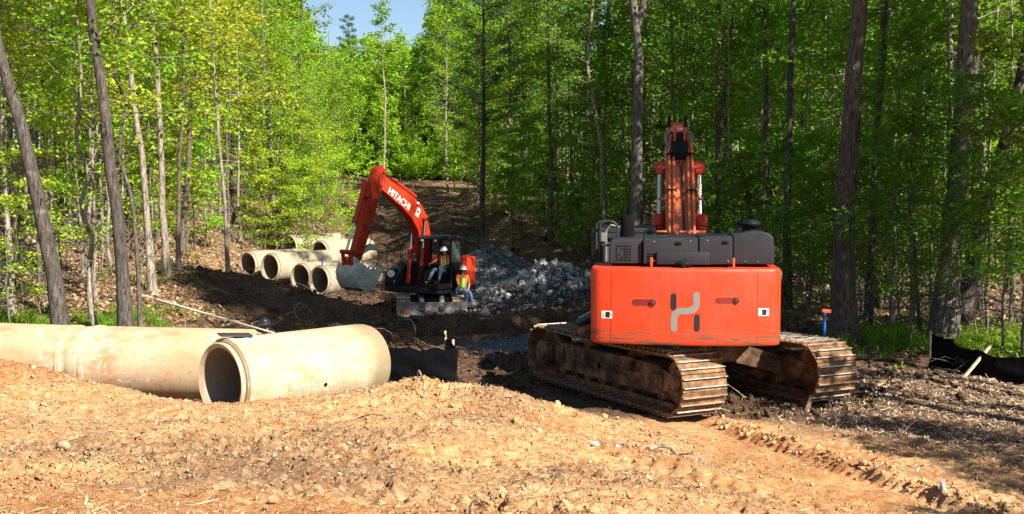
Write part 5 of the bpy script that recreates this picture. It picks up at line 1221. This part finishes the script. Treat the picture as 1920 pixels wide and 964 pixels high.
# front pipe
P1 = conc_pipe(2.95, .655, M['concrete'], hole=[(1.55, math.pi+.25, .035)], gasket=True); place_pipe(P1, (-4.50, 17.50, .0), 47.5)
tag(P1, 'pale concrete pipe nearest the camera, its open mouth facing left', 'concrete pipe')
# long run behind it
d_ = Vector((-.986, .165, 0)); a0 = Vector((-4.45, 19.95, -.14))
P2 = conc_pipe(3.3, .655, M['concrete_clay'], hole=[(2.35, math.pi-.75, .045)]); place_pipe(P2, a0, 180-9.5)
P2.location.z = -.14
tag(P2, 'clay stained concrete pipe lying crosswise right behind the front pipe', 'concrete pipe')
a1 = a0+d_*3.26
P3 = conc_pipe(3.4, .655, M['concrete_clay']); place_pipe(P3, a1, 180-12, R(.3)); P3.location.z = -.14
tag(P3, 'clay stained concrete pipe running out of the left edge of the picture', 'concrete pipe')
u = MB(); c_ = a0+d_*3.3
for xx, rr in ((3.30-.30, .672), (3.30+.14, .668)):
    u.lathe([(.650, xx-.05), (rr, xx-.04), (rr, xx+.04), (.650, xx+.05)], 'x', 56, (0, 0, .655))
jb = u.build('joint_collar', M['concrete_clay'], P2)
# the stack beyond, group of six
FP = [(463, 499, 57, 'upper left pipe of the far stack, mouth facing the camera', 30, 2.6, 58.0), (503, 499, 60, 'x', 30, 2.7, 57)]
def far_pipe(px, py, Y, hd, L, label, mat='concrete_grey'):
    c = at(px, py, Y); e = conc_pipe(L, .655, M[mat], seg=40, hole=[(L*.5, math.pi*.62, .035)]); place_pipe(e, (c.x, c.y, c.z-.655), hd)
    tag(e, label, 'concrete pipe', 'concrete pipes stacked beside the track')
far_pipe(597, 527, 48.0, 52, 3.4, 'rightmost concrete pipe of the front row, under the bucket')
far_pipe(562, 521, 49.6, 52, 3.4, 'concrete pipe second from the right in the front row, mouth half hidden')
far_pipe(505, 502, 50.6, 52, 3.6, 'concrete pipe second from the left of the stack, lit brightly along its top')
far_pipe(463, 498, 52.0, 52, 3.6, 'leftmost concrete pipe of the stack beyond the soil mound')
far_pipe(598, 476, 54.6, 50, 3.2, 'concrete pipe lying behind the front row, just left of the excavator arm')
far_pipe(541, 464, 58.0, 50, 3.4, 'rearmost concrete pipe of the stack, close to the edge of the wood')
u = MB(); c_ = at(604, 492, 48.6)
u.box(c_, (.06, .03, .42)); st = u.build('blue_strap', plain('blue_webbing', (.02, .05, .32), .7)); tag(st, 'short blue strap hanging between the stacked pipes', 'strap')

# paper and folder on the front pipe
tp = Vector((-4.30, 17.78, 1.312)); M['paper'] = plain('paper', (.82, .82, .86), .6, 0, .04); M['folder'] = plain('folder', (.03, .028, .03), .5)
u = MB(); n_ = 12; ax = Vector((math.cos(R(45.5)), math.sin(R(45.5)), 0)); sd2 = Vector((ax.y, -ax.x, 0))
cen = Vector((-4.50, 17.55, .655)); vv = []
for i in range(8):
    for j in range(n_):
        a = R(58-100*j/(n_-1)); rr_ = .655+.006+.012*math.sin(i*1.3+j)*(j > 7); q = cen+ax*(.10+.62*i/7*(1-.25*(j/n_)))+sd2*(-math.sin(a)*rr_*.62)*1.0+Vector((0, 0, 1))*math.sqrt(max(0, rr_**2-(math.sin(a)*rr_*.62)**2))
        vv.append(q)
fs = [(i*n_+j, i*n_+j+1, (i+1)*n_+j+1, (i+1)*n_+j) for i in range(7) for j in range(n_-1)]
u.add(vv, fs); pp = u.build('paper_sheet', M['paper']); tag(pp, 'white plan sheet draped over the mouth end of the front pipe', 'paper sheet')
u = MB(); u.box(tp+Vector((-.02, .02, .035)), (.50, .34, .022), (R(1), R(3), R(25))); fo = u.build('folder', M['folder'], bevel=.004); tag(fo, 'black folder lying on the white sheet on top of the front pipe', 'folder')
u = MB(); c_ = cen+ax*.0; u.tube([c_+Vector((-.14*ax.y*-1, -.14*ax.x*1, .59)), c_+Vector((0, 0, .60)), ], .012, 6)
gt = MB(); q = cen-ax*.004+Vector((0, 0, .575))+sd2*(-.13); gt.box(q, (.045, .03, .05), (0, 0, R(45))); g_ = gt.build('paint_mark', plain('green_marking', (.02, .35, .08), .6), P1)
g_.matrix_parent_inverse = (Matrix.Translation(P1.location) @ P1.rotation_euler.to_matrix().to_4x4()).inverted()

# measuring rod across the trench
a_, b_ = at(514, 625, 28.2), at(262, 552, 31.5)
u = MB(); u.cyl(a_, b_, .028, 10, r2=.022); q = u.build('levelling_rod', plain('pale_rod', (.62, .60, .52), .5)); tag(q, 'long pale grade rod slanting down towards the worker in the trench', 'grade rod')

# silt fences
M['fabric'] = None
k = NM('black_silt_fabric'); n1 = k.noise(3, 5, .6, co=k.map((.4, .4, 3))); k.bump(k.noise(5, 3, .5, co=k.map((1, 1, .5))), .5, .05)
M['fabric'] = k.done(k.ramp(n1, [(.4, (.0015, .0015, .002)), (.7, (.004, .0045, .008))]), .75, spec=.12)
M['stake'] = plain('stake_wood', (.50, .38, .25), .8, 0, .25, 10, .3)
def silt(name, pts, hts, label, stakes, seedv=1):
    """pts: ground line; hts: heights"""
    e = empty(name, (pts[0][0], pts[0][1], 0)); r = np.random.default_rng(seedv); n = 60; L = [0]
    for a, b in zip(pts[:-1], pts[1:]): L.append(L[-1]+math.dist(a, b))
    s = np.linspace(0, L[-1], n); X = np.interp(s, L, [p[0] for p in pts]); Y = np.interp(s, L, [p[1] for p in pts]); H = np.interp(s, L, hts)
    Z = ground(X, Y); rows = 12; V = []; fx, fy = np.gradient(Y), -np.gradient(X); nn = np.hypot(fx, fy); fx, fy = fx/nn, fy/nn
    for i in range(rows):
        t = i/(rows-1); w_ = fbm(s, s*0+i*.12, .9, 3, seedv)*.07*(1-.5*t)+.03*np.sin(s*7+i)*(1-t)
        V.append(np.stack([X+fx*w_-pts[0][0], Y+fy*w_-pts[0][1], Z-.10+(H+.10+fbm(s, s*0, .8, 2, seedv+4)*.03)*t], 1))
    V = np.concatenate(V); F_ = np.array([(i*n+j, i*n+j+1, (i+1)*n+j+1, (i+1)*n+j) for i in range(rows-1) for j in range(n-1)])
    V2 = V-np.stack([np.tile(fx, rows), np.tile(fy, rows), np.zeros(n*rows)], 1)*.006
    link('fence_fabric', npmesh('fence_fabric', np.vstack([V, V2]), np.vstack([F_, F_[:, ::-1]+n*rows]), M['fabric'], True), e)
    for (t, up, lean) in stakes:
        x, y = np.interp(t*L[-1], L, [p[0] for p in pts]), np.interp(t*L[-1], L, [p[1] for p in pts]); h = np.interp(t*L[-1], L, hts); z = gz(x, y)
        u = MB(); b0 = Vector((x-pts[0][0], y-pts[0][1]+.04, z-.2)); u.box(b0+Vector((lean/2, 0, (h+up+.2)/2)), (.042, .042, h+up+.2), (0, math.atan2(lean, h), 0)); u.build('fence_stake', M['stake'], e, bevel=.003)
    tag(e, label, 'silt fence'); return e
def gp(px, py, Y): p = at(px, py, Y); return (p.x, p.y)
sf1 = silt('silt_fence', [gp(700, 728, 21.3), gp(800, 728, 21.0), gp(861, 728, 20.9), gp(836, 700, 22.6), gp(835, 690, 24.0)], [.70, .70, .72, .70, .66], 'short black silt fence panel turning a corner right of the front pipe', [(.50, .05, 0), (.73, .05, 0), (.99, .05, 0)])
sf2 = silt('silt_fence', [gp(1745, 695, 23.0), gp(1800, 700, 22.2), gp(1860, 715, 21.4), gp(1935, 728, 20.9), (11.2, 19.6)], [.66, .56, .47, .56, .62], 'sagging black silt fence with faded print at the right edge of the picture', [(.0, .05, 0)], 5)
# faded print on the right fence
def word(txt, size, loc, hd, tilt, mat, par):
    fc = bpy.data.curves.new('print', 'FONT'); fc.body = txt; fc.size = size; fc.extrude = .001; fc.align_x = 'LEFT'
    t_ = bpy.data.objects.new('t', fc); COL.objects.link(t_); dg = bpy.context.evaluated_depsgraph_get(); m_ = bpy.data.meshes.new_from_object(t_.evaluated_get(dg)); bpy.data.objects.remove(t_)
    m_.materials.clear(); m_.materials.append(mat); o = link('fabric_print', m_, par); o.location = Vector(loc)-par.location; o.rotation_euler = (R(90), R(tilt), R(hd)); return o
M['print'] = plain('faded_print', (.055, .055, .065), .7)
q = at(1787, 678, 22.25); word('CPCP', .16, q, -48, 12, M['print'], sf2)
q = at(1785, 697, 22.25); word('MA-C-', .11, q, -48, 10, M['print'], sf2)
# loose stake leaning on the fence
a_, b_ = at(1797, 720, 21.3), at(1862, 643, 21.9); u = MB(); d_ = b_-a_
u.tube([a_-d_*.03, a_+d_*.9, b_], [.032, .030, .012], 4); q = u.build('wooden_stake', M['stake'], smooth=False); tag(q, 'pale wooden stake leaning against the sagging right silt fence', 'wooden stake')
# blue pin with orange cap near the right track
a_ = at(1545, 650, 24.3); b_ = at(1546, 584, 24.3); a_.z = gz(a_.x, a_.y)-.05
mk = empty('marker_stake', (a_.x, a_.y, 0)); u = MB(); u.cyl((0, 0, a_.z), (0, 0, b_.z), .035, 10); u.build('stake_post', plain('blue_post', (.01, .09, .38), .6), mk)
u = MB(); u.box((.05, 0, b_.z+.01), (.17, .06, .07), (0, R(8), 0)); u.ball((-.03, 0, b_.z), .05); u.build('stake_cap', plain('orange_cap', (.75, .12, .03), .6), mk)
tag(mk, 'blue marker post with an orange cap beside the massive brown trunk', 'marker post')
# pink flagging tape
a_ = at(1822, 590, 28.5); u = MB(); u.add([a_+Vector(v) for v in ((0, 0, 0), (.05, 0, .02), (.0, 0, -.16), (-.05, .02, -.15), (-.10, 0, -.30), (-.14, 0, -.27), (.06, -.03, .10), (.02, -.03, .11))], [(0, 1, 2, 3), (3, 2, 4, 5), (1, 0, 7, 6)])
q = u.build('flagging_tape', plain('pink_tape', (.75, .05, .16), .6), smooth=False); tag(q, 'pink flagging tape tied to undergrowth in the right wood', 'flagging tape')
# branches and roots on the bank
def branch(name, pts, r, label, mat='bark_pale', twigs=()):
    e = MB(); P = smooth_pts(pts, 5); n = len(P); e.tube(P, [r*(1-.75*i/(n-1)) for i in range(n)], 7)
    for tw in twigs: T = smooth_pts(tw, 4); e.tube(T, [r*.5*(1-.7*i/(len(T)-1)) for i in range(len(T))], 5)
    o = e.build(name, M[mat]); tag(o, label, 'branch')
def on(px, py, Y, up=0):
    p = at(px, py, Y); return Vector((p.x, p.y, gz(p.x, p.y)+up))
b0 = at(792, 785, 14.9); b0.z = gz(b0.x, b0.y)-.05
branch('broken_branch', [b0, b0+Vector((.02, .1, .22)), b0+Vector((-.06, .2, .42)), at(781, 718, 15.3)], .020, 'broken bare branch sticking up from the crest of the bank', twigs=[[at(781, 718, 15.3), at(772, 722, 15.3), at(766, 727, 15.3)], [b0, b0+Vector((-.1, -.2, .06)), b0+Vector((-.16, -.5, .02))]])
branch('fallen_branch', [on(1215, 862, 12.2, .02), on(1250, 850, 12.5, .06), on(1285, 828, 13.0, .05), on(1320, 818, 13.3, .08)], .028, 'pale broken branch lying on the clay left of the rut', twigs=[[on(1270, 840, 12.8, .05), on(1300, 845, 12.6, .12), on(1330, 842, 12.7, .03)]])
branch('fallen_branch', [on(640, 815, 12.6, .03), on(700, 818, 12.5, .03), on(760, 822, 12.4, .02)], .012, 'thin straight twig lying across the middle of the bank', 'bark_brown')
branch('root', [on(878, 955, 6.3, -.02), on(882, 930, 6.5, .03), on(890, 915, 6.7, .05), on(905, 922, 6.7, .03), on(912, 918, 6.8, .01)], .008, 'curled dark root standing out of the clay at the bottom of the picture', 'bark_dark')
branch('root', [on(925, 900, 7.6, 0), on(930, 885, 7.8, .06), on(945, 880, 7.9, .07), on(955, 895, 7.7, .03), on(950, 915, 7.4, .0)], .008, 'looped pale root in the clay at the bottom centre', 'bark_pale')
branch('fallen_branch', [on(80, 690, 16.4, .03), on(100, 684, 16.6, .06), on(125, 672, 16.8, .18)], .012, 'forked twig on the bank against the pipe joint', 'bark_brown')
branch('fallen_branch', [on(1660, 762, 17.6, .0), on(1680, 745, 17.9, .1), on(1700, 728, 18.2, .22)], .008, 'thin pale twig standing in the shredded wood on the right', 'bark_pale')
branch('fallen_branch', [at(560, 568, 33), at(552, 585, 32.8), at(570, 610, 32.4)], .03, 'dry branched root hanging on the far bank of the trench', 'bark_pale', twigs=[[at(552, 585, 32.8), at(535, 590, 32.7), at(528, 600, 32.6)], [at(560, 568, 33), at(574, 575, 32.8), at(588, 590, 32.7)], [at(565, 600, 32.6), at(590, 605, 32.5), at(596, 615, 32.4)]])

# gravel heap and rubble
gv = MB(); nr, na = 34, 64; v = [(0, 0, 1.0)]
X0, Y0 = -1.05, 47.3
V = []; 
for i in range(nr+1):
    for j in range(na):
        t = i/nr; a = 2*math.pi*j/na; V.append((t*2.75*math.cos(a), t*2.3*math.sin(a), t))
V = np.array(V); hh = 1.45*np.clip(1-V[:, 2]**1.25, 0, 1)**1.0
Vx, Vy = X0+V[:, 0], Y0+V[:, 1]; zz = ground(Vx, Vy)-.12+hh+fbm(Vx, Vy, .8, 4, 3)*.10+fbm(Vx, Vy, .12, 3, 5)*.03
F_ = np.array([(i*na+j, i*na+(j+1) % na, (i+1)*na+(j+1) % na, (i+1)*na+j) for i in range(nr) for j in range(na)])
k = NM('crushed_stone'); vg = k.n('ShaderNodeTexVoronoi'); k.l(k.co, vg.inputs['Vector']); vg.inputs['Scale'].default_value = 18; s_ = k.n('ShaderNodeSeparateColor'); k.l(vg.outputs['Color'], s_.inputs[0])
c = k.ramp(s_.outputs[0], [(.1, (.04, .042, .048)), (.6, (.11, .115, .125)), (.95, (.27, .275, .285))]); k.bump(vg.outputs['Distance'], .8, .04); M['gravel'] = k.done(c, .8)
q = link('gravel_pile', npmesh('gravel_pile', np.stack([Vx, Vy, zz], 1), F_, M['gravel'], True)); tag(q, label='dark heap of crushed stone behind the small excavator', kind='stuff')
pg = rng.uniform(-1, 1, (3000, 2)); pg = pg[(pg**2).sum(1) < 1]; px_, py_ = X0+pg[:, 0]*2.7, Y0+pg[:, 1]*2.25; tt = np.hypot(pg[:, 0], pg[:, 1]*1.0)
pz = ground(px_, py_)-.1+1.45*np.clip(1-np.clip(tt, 0, 1)**1.25, 0, 1)
k = NM('stone_bits'); M['stonebits'] = k.done(k.ramp(k.attr('rnd'), [(0, (.05, .055, .065)), (.7, (.16, .17, .19)), (1, (.46, .45, .43))]), .8)
scatter_mesh('loose_gravel', SV, SF, np.column_stack([px_, py_, pz]), rng.uniform(.03, .08, len(px_)), M['stonebits'], label='loose crushed stones on the dark heap')
def stone_mat(nm, a, b):
    k = NM(nm); n1 = k.noise(2.2, 7, .65); c = k.ramp(n1, [(.35, a), (.65, b)]); c = k.mix(k.math('MULTIPLY', k.ramp(k.noise(5, 5, .6), [(.52, 0.0), (.62, .8)]), 1.0), c, (.22, .14, .09)); k.bump(k.noise(7, 7, .7), .6, .05); return k.done(c, .85)
ST = [stone_mat('grey_stone', (.20, .205, .20), (.42, .42, .41)), stone_mat('pale_stone', (.36, .37, .36), (.60, .60, .58)), stone_mat('brown_stone', (.16, .12, .09), (.32, .26, .20))]
RM = []
for i in range(14):
    bm = bmesh.new(); r = np.random.default_rng(400+i)
    for j in range(17): bm.verts.new(r.normal(0, 1, 3)*[1.0, .75, .6]/1.5)
    bmesh.ops.convex_hull(bm, input=bm.verts); 
    for vtx in [v_ for v_ in bm.verts if not v_.link_faces]: bm.verts.remove(vtx)
    bmesh.ops.bevel(bm, geom=list(bm.edges), offset=.05, segments=1, affect='EDGES', clamp_overlap=True)
    me = bpy.data.meshes.new('rock'); bm.to_mesh(me); bm.free(); me.materials.append(ST[[0, 0, 1, 0, 2][i % 5]]); RM.append(me)
cnt = 0; rr = np.random.default_rng(9)
while cnt < 285:
    if cnt < 235: x, y = 1.2+rr.normal(0, 1.3), 41.4+rr.normal(0, 1.7)
    else: x, y = rr.uniform(-1.4, 5), rr.uniform(36.0, 43)
    dens = g2(np.array([x]), np.array([y]), 1.3, 42, 2.3, 2.6)[0]+.25
    if rr.random() > dens or not vis(x, y): continue
    s_ = float(np.clip(np.exp(rr.normal(math.log(.12), .42)), .07, .28)); o = link('rock', RM[int(rr.integers(14))]); o.location = (x, y, gz(x, y)+s_*.28); o.rotation_euler = tuple(rr.uniform(0, 6.28, 3)); o.scale = (s_, s_, s_)
    tag(o, 'angular grey rock among the rubble heaped between the two excavators', 'rock', 'rocks of the rubble heap'); cnt += 1
def wrub(x, y): return np.clip(g2(x, y, 1.3, 41.5, 2.3, 2.8)*1.2, 0, 1)
p = sample(8000, -3, 6, 35, 47, wrub); p[:, 2] += .03; scatter_mesh('rubble_bits', SV, SF, p, np.clip(np.exp(rng.normal(math.log(.06), .4, len(p))), .03, .14), M['stonebits'], label='small broken stone filling the rubble heap')
# a few stones lying in the work area, each its own
for (px, py, Y, s_, l_) in ((1155, 860, 12.2, .07, 'pale stone lying on the clay below the big excavator track'), (1118, 861, 12.1, .05, 'small white stone on the clay left of the pale one'), (1770, 915, 13.0, .07, 'white stone at the end of the rut ridge'), (1060, 612, 29.0, .22, 'grey stone at the edge of the gravel patch'), (866, 543, 40.5, .10, 'pale stone by the seated worker'), (938, 563, 38.0, .22, 'flat white stone at the foot of the rubble heap')):
    c_ = at(px, py, Y); o = link('rock', RM[int(px) % 14]); o.location = (c_.x, c_.y, gz(c_.x, c_.y)+s_*.3); o.scale = (s_*1.4, s_, s_*.8); o.rotation_euler = (.2, .3, px); tag(o, l_, 'rock')
# ------------------------------------------------------------------ people
def skin(name, nodes, mat, parent, sub=2, root=0):
    """nodes: list of (pos, radius, parent index)"""
    me = bpy.data.meshes.new('sk'); me.from_pydata([tuple(n[0]) for n in nodes], [(i, n[2]) for i, n in enumerate(nodes) if n[2] is not None], [])
    o = bpy.data.objects.new('sk', me); COL.objects.link(o)
    md = o.modifiers.new('s', 'SKIN'); md.use_smooth_shade = True; sb = o.modifiers.new('u', 'SUBSURF'); sb.levels = sub; sb.render_levels = sub
    for i, n in enumerate(nodes):
        rr = n[1] if hasattr(n[1], '__len__') else (n[1], n[1]); me.skin_vertices[0].data[i].radius = rr; me.skin_vertices[0].data[i].use_root = (i == root)
    dg = bpy.context.evaluated_depsgraph_get(); m2 = bpy.data.meshes.new_from_object(o.evaluated_get(dg)); bpy.data.objects.remove(o)
    m2.materials.clear(); m2.materials.append(mat); m2.polygons.foreach_set('use_smooth', [True]*len(m2.polygons)); m2.name = name
    return link(name, m2, parent)
CL = dict(skin=plain('skin', (.42, .22, .14), .55, 0, .08), hi=plain('lime_vest', (.62, .85, .03), .7, 0, .08), orange=plain('orange_shirt', (.90, .17, .03), .75, 0, .08), jeans=plain('faded_jeans', (.16, .24, .36), .85, 0, .3, 14, .3),
          hat=plain('white_hard_hat', (.85, .85, .84), .3, 0, .02), darkhat=plain('dark_hard_hat', (.05, .05, .055), .35), boot=plain('tan_boot', (.30, .21, .13), .85), dark=plain('dark_shirt', (.02, .02, .025), .8), silver=plain('reflective_tape', (.62, .62, .58), .4), hair=plain('dark_hair', (.05, .03, .02), .8))
def person(name, J, hat, shirt, trousers, label, vest=True):
    """J: joints in world space"""
    V3 = {k_: Vector(v_) for k_, v_ in J.items()}
    e = empty(name, V3['pelvis']); O = Vector(V3['pelvis'])
    P = {k_: v_-O for k_, v_ in V3.items()}
    up = (P['neck']-P['pelvis']).normalized()
    mid = P['pelvis'].lerp(P['chest'], .5)
    hd = P['head']; fwd = (V3['look']-V3['head']).normalized()
    nodes = [(P['pelvis'], (.15, .12), None), (mid, (.135, .105), 0), (P['chest'], (.17, .12), 1), (P['neck'], .058, 2), (hd-up*.05, (.075, .085), 3), (hd+up*.06, (.08, .09), 4)]
    def limb(a, *pts):
        i = a
        for (p, r) in pts: nodes.append((p, r, i)); i = len(nodes)-1
        return i
    for s in ('l', 'r'):
        sh, el, wr, hn = P['sh_'+s], P['el_'+s], P['wr_'+s], P['ha_'+s]
        w_ = limb(2, (sh, .062), (sh.lerp(el, .5), .05), (el, .04), (el.lerp(wr, .45), .038), (wr, .026), (wr.lerp(hn, .5), (.036, .022)))
        dh = (hn-wr).normalized(); sdv = dh.cross(Vector((0, 0, 1)));  sdv = sdv.normalized() if sdv.length > .1 else Vector((1, 0, 0)); dn = sdv.cross(dh).normalized()*(-1 if sdv.cross(dh).z > 0 else 1)
        for f_ in range(4):
            o_ = (f_-1.5)*.019; ln = (.068, .078, .074, .058)[f_]; b0 = wr.lerp(hn, .9)+sdv*o_; limb(w_, (b0, .0095), (b0+dh*ln*.5+dn*.012, .0085), (b0+dh*ln*.8+dn*.035, .0075))
        b0 = wr.lerp(hn, .35)+sdv*.03; limb(w_, (b0, .011), (b0+sdv*.022+dh*.03+dn*.008, .010), (b0+sdv*.022+dh*.058+dn*.02, .008))
        hp, kn, an, to = P['hp_'+s], P['kn_'+s], P['an_'+s], P['to_'+s]
        limb(0, (hp, .085), (hp.lerp(kn, .5), .075), (kn, .055), (kn.lerp(an, .4), .052), (an, .036), (an.lerp(to, .6)-Vector((0, 0, .02)), (.036, .028)), (to-Vector((0, 0, .02)), (.034, .022)))
    skin('body', nodes, CL['skin'], e)
    # face: nose, ears, mouth and eyes
    sdh = fwd.cross(Vector((0, 0, 1))).normalized(); u = MB(); c = hd+up*.0
    u.ball(c+fwd*.098, .016, sq=(1, 1, 1.4)); 
    for s in (-1, 1): u.ball(c+sdh*s*.085, .024, sq=(.5, .8, 1.3))
    u.build('nose_and_ears', CL['skin'], e)
    u = MB()
    for s in (-1, 1): u.ball(c+fwd*.086+sdh*s*.032+up*.028, .011)
    u.ball(c+fwd*.086-up*.045, .014, sq=(1.5, 1, .4)); u.build('eyes_and_mouth', CL['hair'], e)
    # hard hat
    hm = hd+up*.075; Z = (up*.92+fwd*.0).normalized(); q = Z.to_track_quat('Z', 'Y').to_matrix().to_4x4()
    u = MB(); u.lathe([(.0, .105), (.045, .10), (.085, .078), (.110, .04), (.118, .0), (.150, -.012), (.150, -.02), (.112, -.012), (.10, .02)], 'z', 28); u.box((0, 0, .085), (.03, .16, .045)); h_ = u.build('hard_hat', CL[hat], e, bevel=0); h_.matrix_local = Matrix.Translation(hm) @ q
    hr = MB(); hr.ball(hd-fwd*.03+up*.01, .088, sq=(1, 1, 1)); hr.build('hair', CL['hair'], e)
    # shirt, vest, trousers, boots
    n2 = [(P['pelvis']+up*.04, (.165, .135), None), (mid, (.155, .125), 0), (P['chest'], (.185, .135), 1), (P['chest'].lerp(P['neck'], .75), .085, 2)]
    for s in ('l', 'r'):
        i = 2
        for p, r in ((P['sh_'+s], .078), (P['sh_'+s].lerp(P['el_'+s], .55), .062), (P['sh_'+s].lerp(P['el_'+s], .8), .060)): n2.append((p, r, i)); i = len(n2)-1
    sh_o = skin('shirt', n2, CL[shirt], e)
    if vest:
        n3 = [(P['pelvis']+up*.0, (.178, .148), None), (mid, (.170, .140), 0), (P['chest'], (.195, .150), 1), (P['chest'].lerp(P['neck'], .55), (.12, .11), 2)]
        vo = skin('safety_vest', n3, CL['hi'], e)
        fr_ = fwd-up*fwd.dot(up); fr_ = fr_.normalized() if fr_.length > .1 else Vector((0, -1, 0)); bodyf = (P['kn_l']+P['kn_r'])/2-P['pelvis']; bodyf -= up*bodyf.dot(up); bodyf = bodyf.normalized() if bodyf.length > .15 else fr_
        u = MB(); sd3 = bodyf.cross(up).normalized()
        for s in (-1, 1): u.tube([P['pelvis']+bodyf*.165+sd3*s*.09+up*.03, mid+bodyf*.155+sd3*s*.09, P['chest']+bodyf*.165+sd3*s*.09, P['chest']+bodyf*.10+sd3*s*.10+up*.13], .016, 6)
        u.build('reflective_tape', CL['silver'], vo)
    n4 = [(P['pelvis'], (.165, .135), None)]
    for s in ('l', 'r'):
        i = 0
        for p, r in ((P['hp_'+s], .10), (P['hp_'+s].lerp(P['kn_'+s], .5), .09), (P['kn_'+s], .074), (P['kn_'+s].lerp(P['an_'+s], .5), .068), (P['kn_'+s].lerp(P['an_'+s], .93), .064)): n4.append((p, r, i)); i = len(n4)-1
    skin('trousers', n4, CL[trousers], e)
    for s in ('l', 'r'):
        a_, t_ = P['an_'+s], P['to_'+s]; skin('boot', [(a_+Vector((0, 0, .06)), .054, None), (a_-Vector((0, 0, .03)), (.054, .05), 0), (a_.lerp(t_, .55)-Vector((0, 0, .03)), (.052, .04), 1), (t_-Vector((0, 0, .035)), (.048, .034), 2)], CL['boot'], e)
    tag(e, label, 'person'); return e
# seated on the right hand track of the small excavator
def W(px, py, Y): return at(px, py, Y)
Yp = 41.15
person('person', dict(pelvis=W(864, 545, Yp+.1), chest=W(866.5, 524, Yp), neck=W(868, 513.5, Yp-.02), head=W(869, 507, Yp-.06), look=W(900, 512, Yp-.6),
    sh_r=W(857.5, 518, Yp-.05), el_r=W(859, 532, Yp-.2), wr_r=W(868, 541, Yp-.32), ha_r=W(872, 543.5, Yp-.36),
    sh_l=W(876.5, 518, Yp+.06), el_l=W(880, 533, Yp+.05), wr_l=W(878, 543, Yp-.1), ha_l=W(877, 546.5, Yp-.15),
    hp_r=W(863, 546, Yp), kn_r=W(873.5, 549, Yp-.38), an_r=W(875, 570.5, Yp-.30), to_r=W(879, 573.5, Yp-.46),
    hp_l=W(869, 546, Yp+.12), kn_l=W(882, 549, Yp-.22), an_l=W(886, 570, Yp-.20), to_l=W(893, 572.5, Yp-.34)),
    'hat', 'orange', 'jeans', 'person in white hard hat, lime vest and jeans sitting on the small excavator track')
# operator in the open cab
bpy.context.view_layer.update()
def Lw(x, y, z): return SE.matrix_world @ Vector((x, y, z))
person('person', dict(pelvis=Lw(-.86, .16, 1.70), chest=Lw(-.90, .24, 2.06), neck=Lw(-.92, .32, 2.26), head=Lw(-.93, .40, 2.38), look=Lw(-.6, 1.6, 1.8),
    sh_r=Lw(-.70, .30, 2.18), el_r=Lw(-.60, .55, 1.98), wr_r=Lw(-.66, .82, 1.96), ha_r=Lw(-.68, .92, 1.94),
    sh_l=Lw(-1.10, .28, 2.18), el_l=Lw(-1.16, .45, 1.93), wr_l=Lw(-1.05, .68, 1.88), ha_l=Lw(-1.02, .77, 1.87),
    hp_r=Lw(-.76, .22, 1.66), kn_r=Lw(-.68, .66, 1.72), an_r=Lw(-.62, .92, 1.34), to_r=Lw(-.60, 1.10, 1.30),
    hp_l=Lw(-.95, .22, 1.66), kn_l=Lw(-1.0, .66, 1.70), an_l=Lw(-1.0, .86, 1.34), to_l=Lw(-1.0, 1.04, 1.30)),
    'hat', 'orange', 'jeans', 'person in white hard hat operating the small excavator inside its open cab')
# worker down in the trench
c = at(497, 600, 28.9); gx, gy = c.x, c.y; g0 = gz(gx, gy); hz = c.z
H0 = Vector((gx, gy, 0)); D = lambda x, y, z: (gx+x, gy+y, hz-1.0+z)
gf = g0-(hz-1.0)
person('person', dict(pelvis=D(-.05, .30, .22), chest=D(-.03, .12, .60), neck=D(-.01, .02, .80), head=D(.0, -.06, .90), look=D(.35, -1.2, .2),
    sh_r=D(-.21, .06, .72), el_r=D(-.27, -.10, .44), wr_r=D(-.02, -.30, .38), ha_r=D(.08, -.36, .37),
    sh_l=D(.17, .06, .72), el_l=D(.28, -.10, .46), wr_l=D(.34, -.32, .44), ha_l=D(.34, -.42, .44),
    hp_r=D(-.15, .30, .20), kn_r=D(-.18, .02, max(gf+.45, -.25)), an_r=D(-.18, .20, gf+.08), to_r=D(-.18, .0, gf+.05),
    hp_l=D(.08, .30, .20), kn_l=D(.12, .02, max(gf+.45, -.25)), an_l=D(.12, .22, gf+.08), to_l=D(.14, .02, gf+.05)),
    'darkhat', 'dark', 'jeans', 'person in dark hard hat and lime striped vest bending in the trench behind the pipes', True)
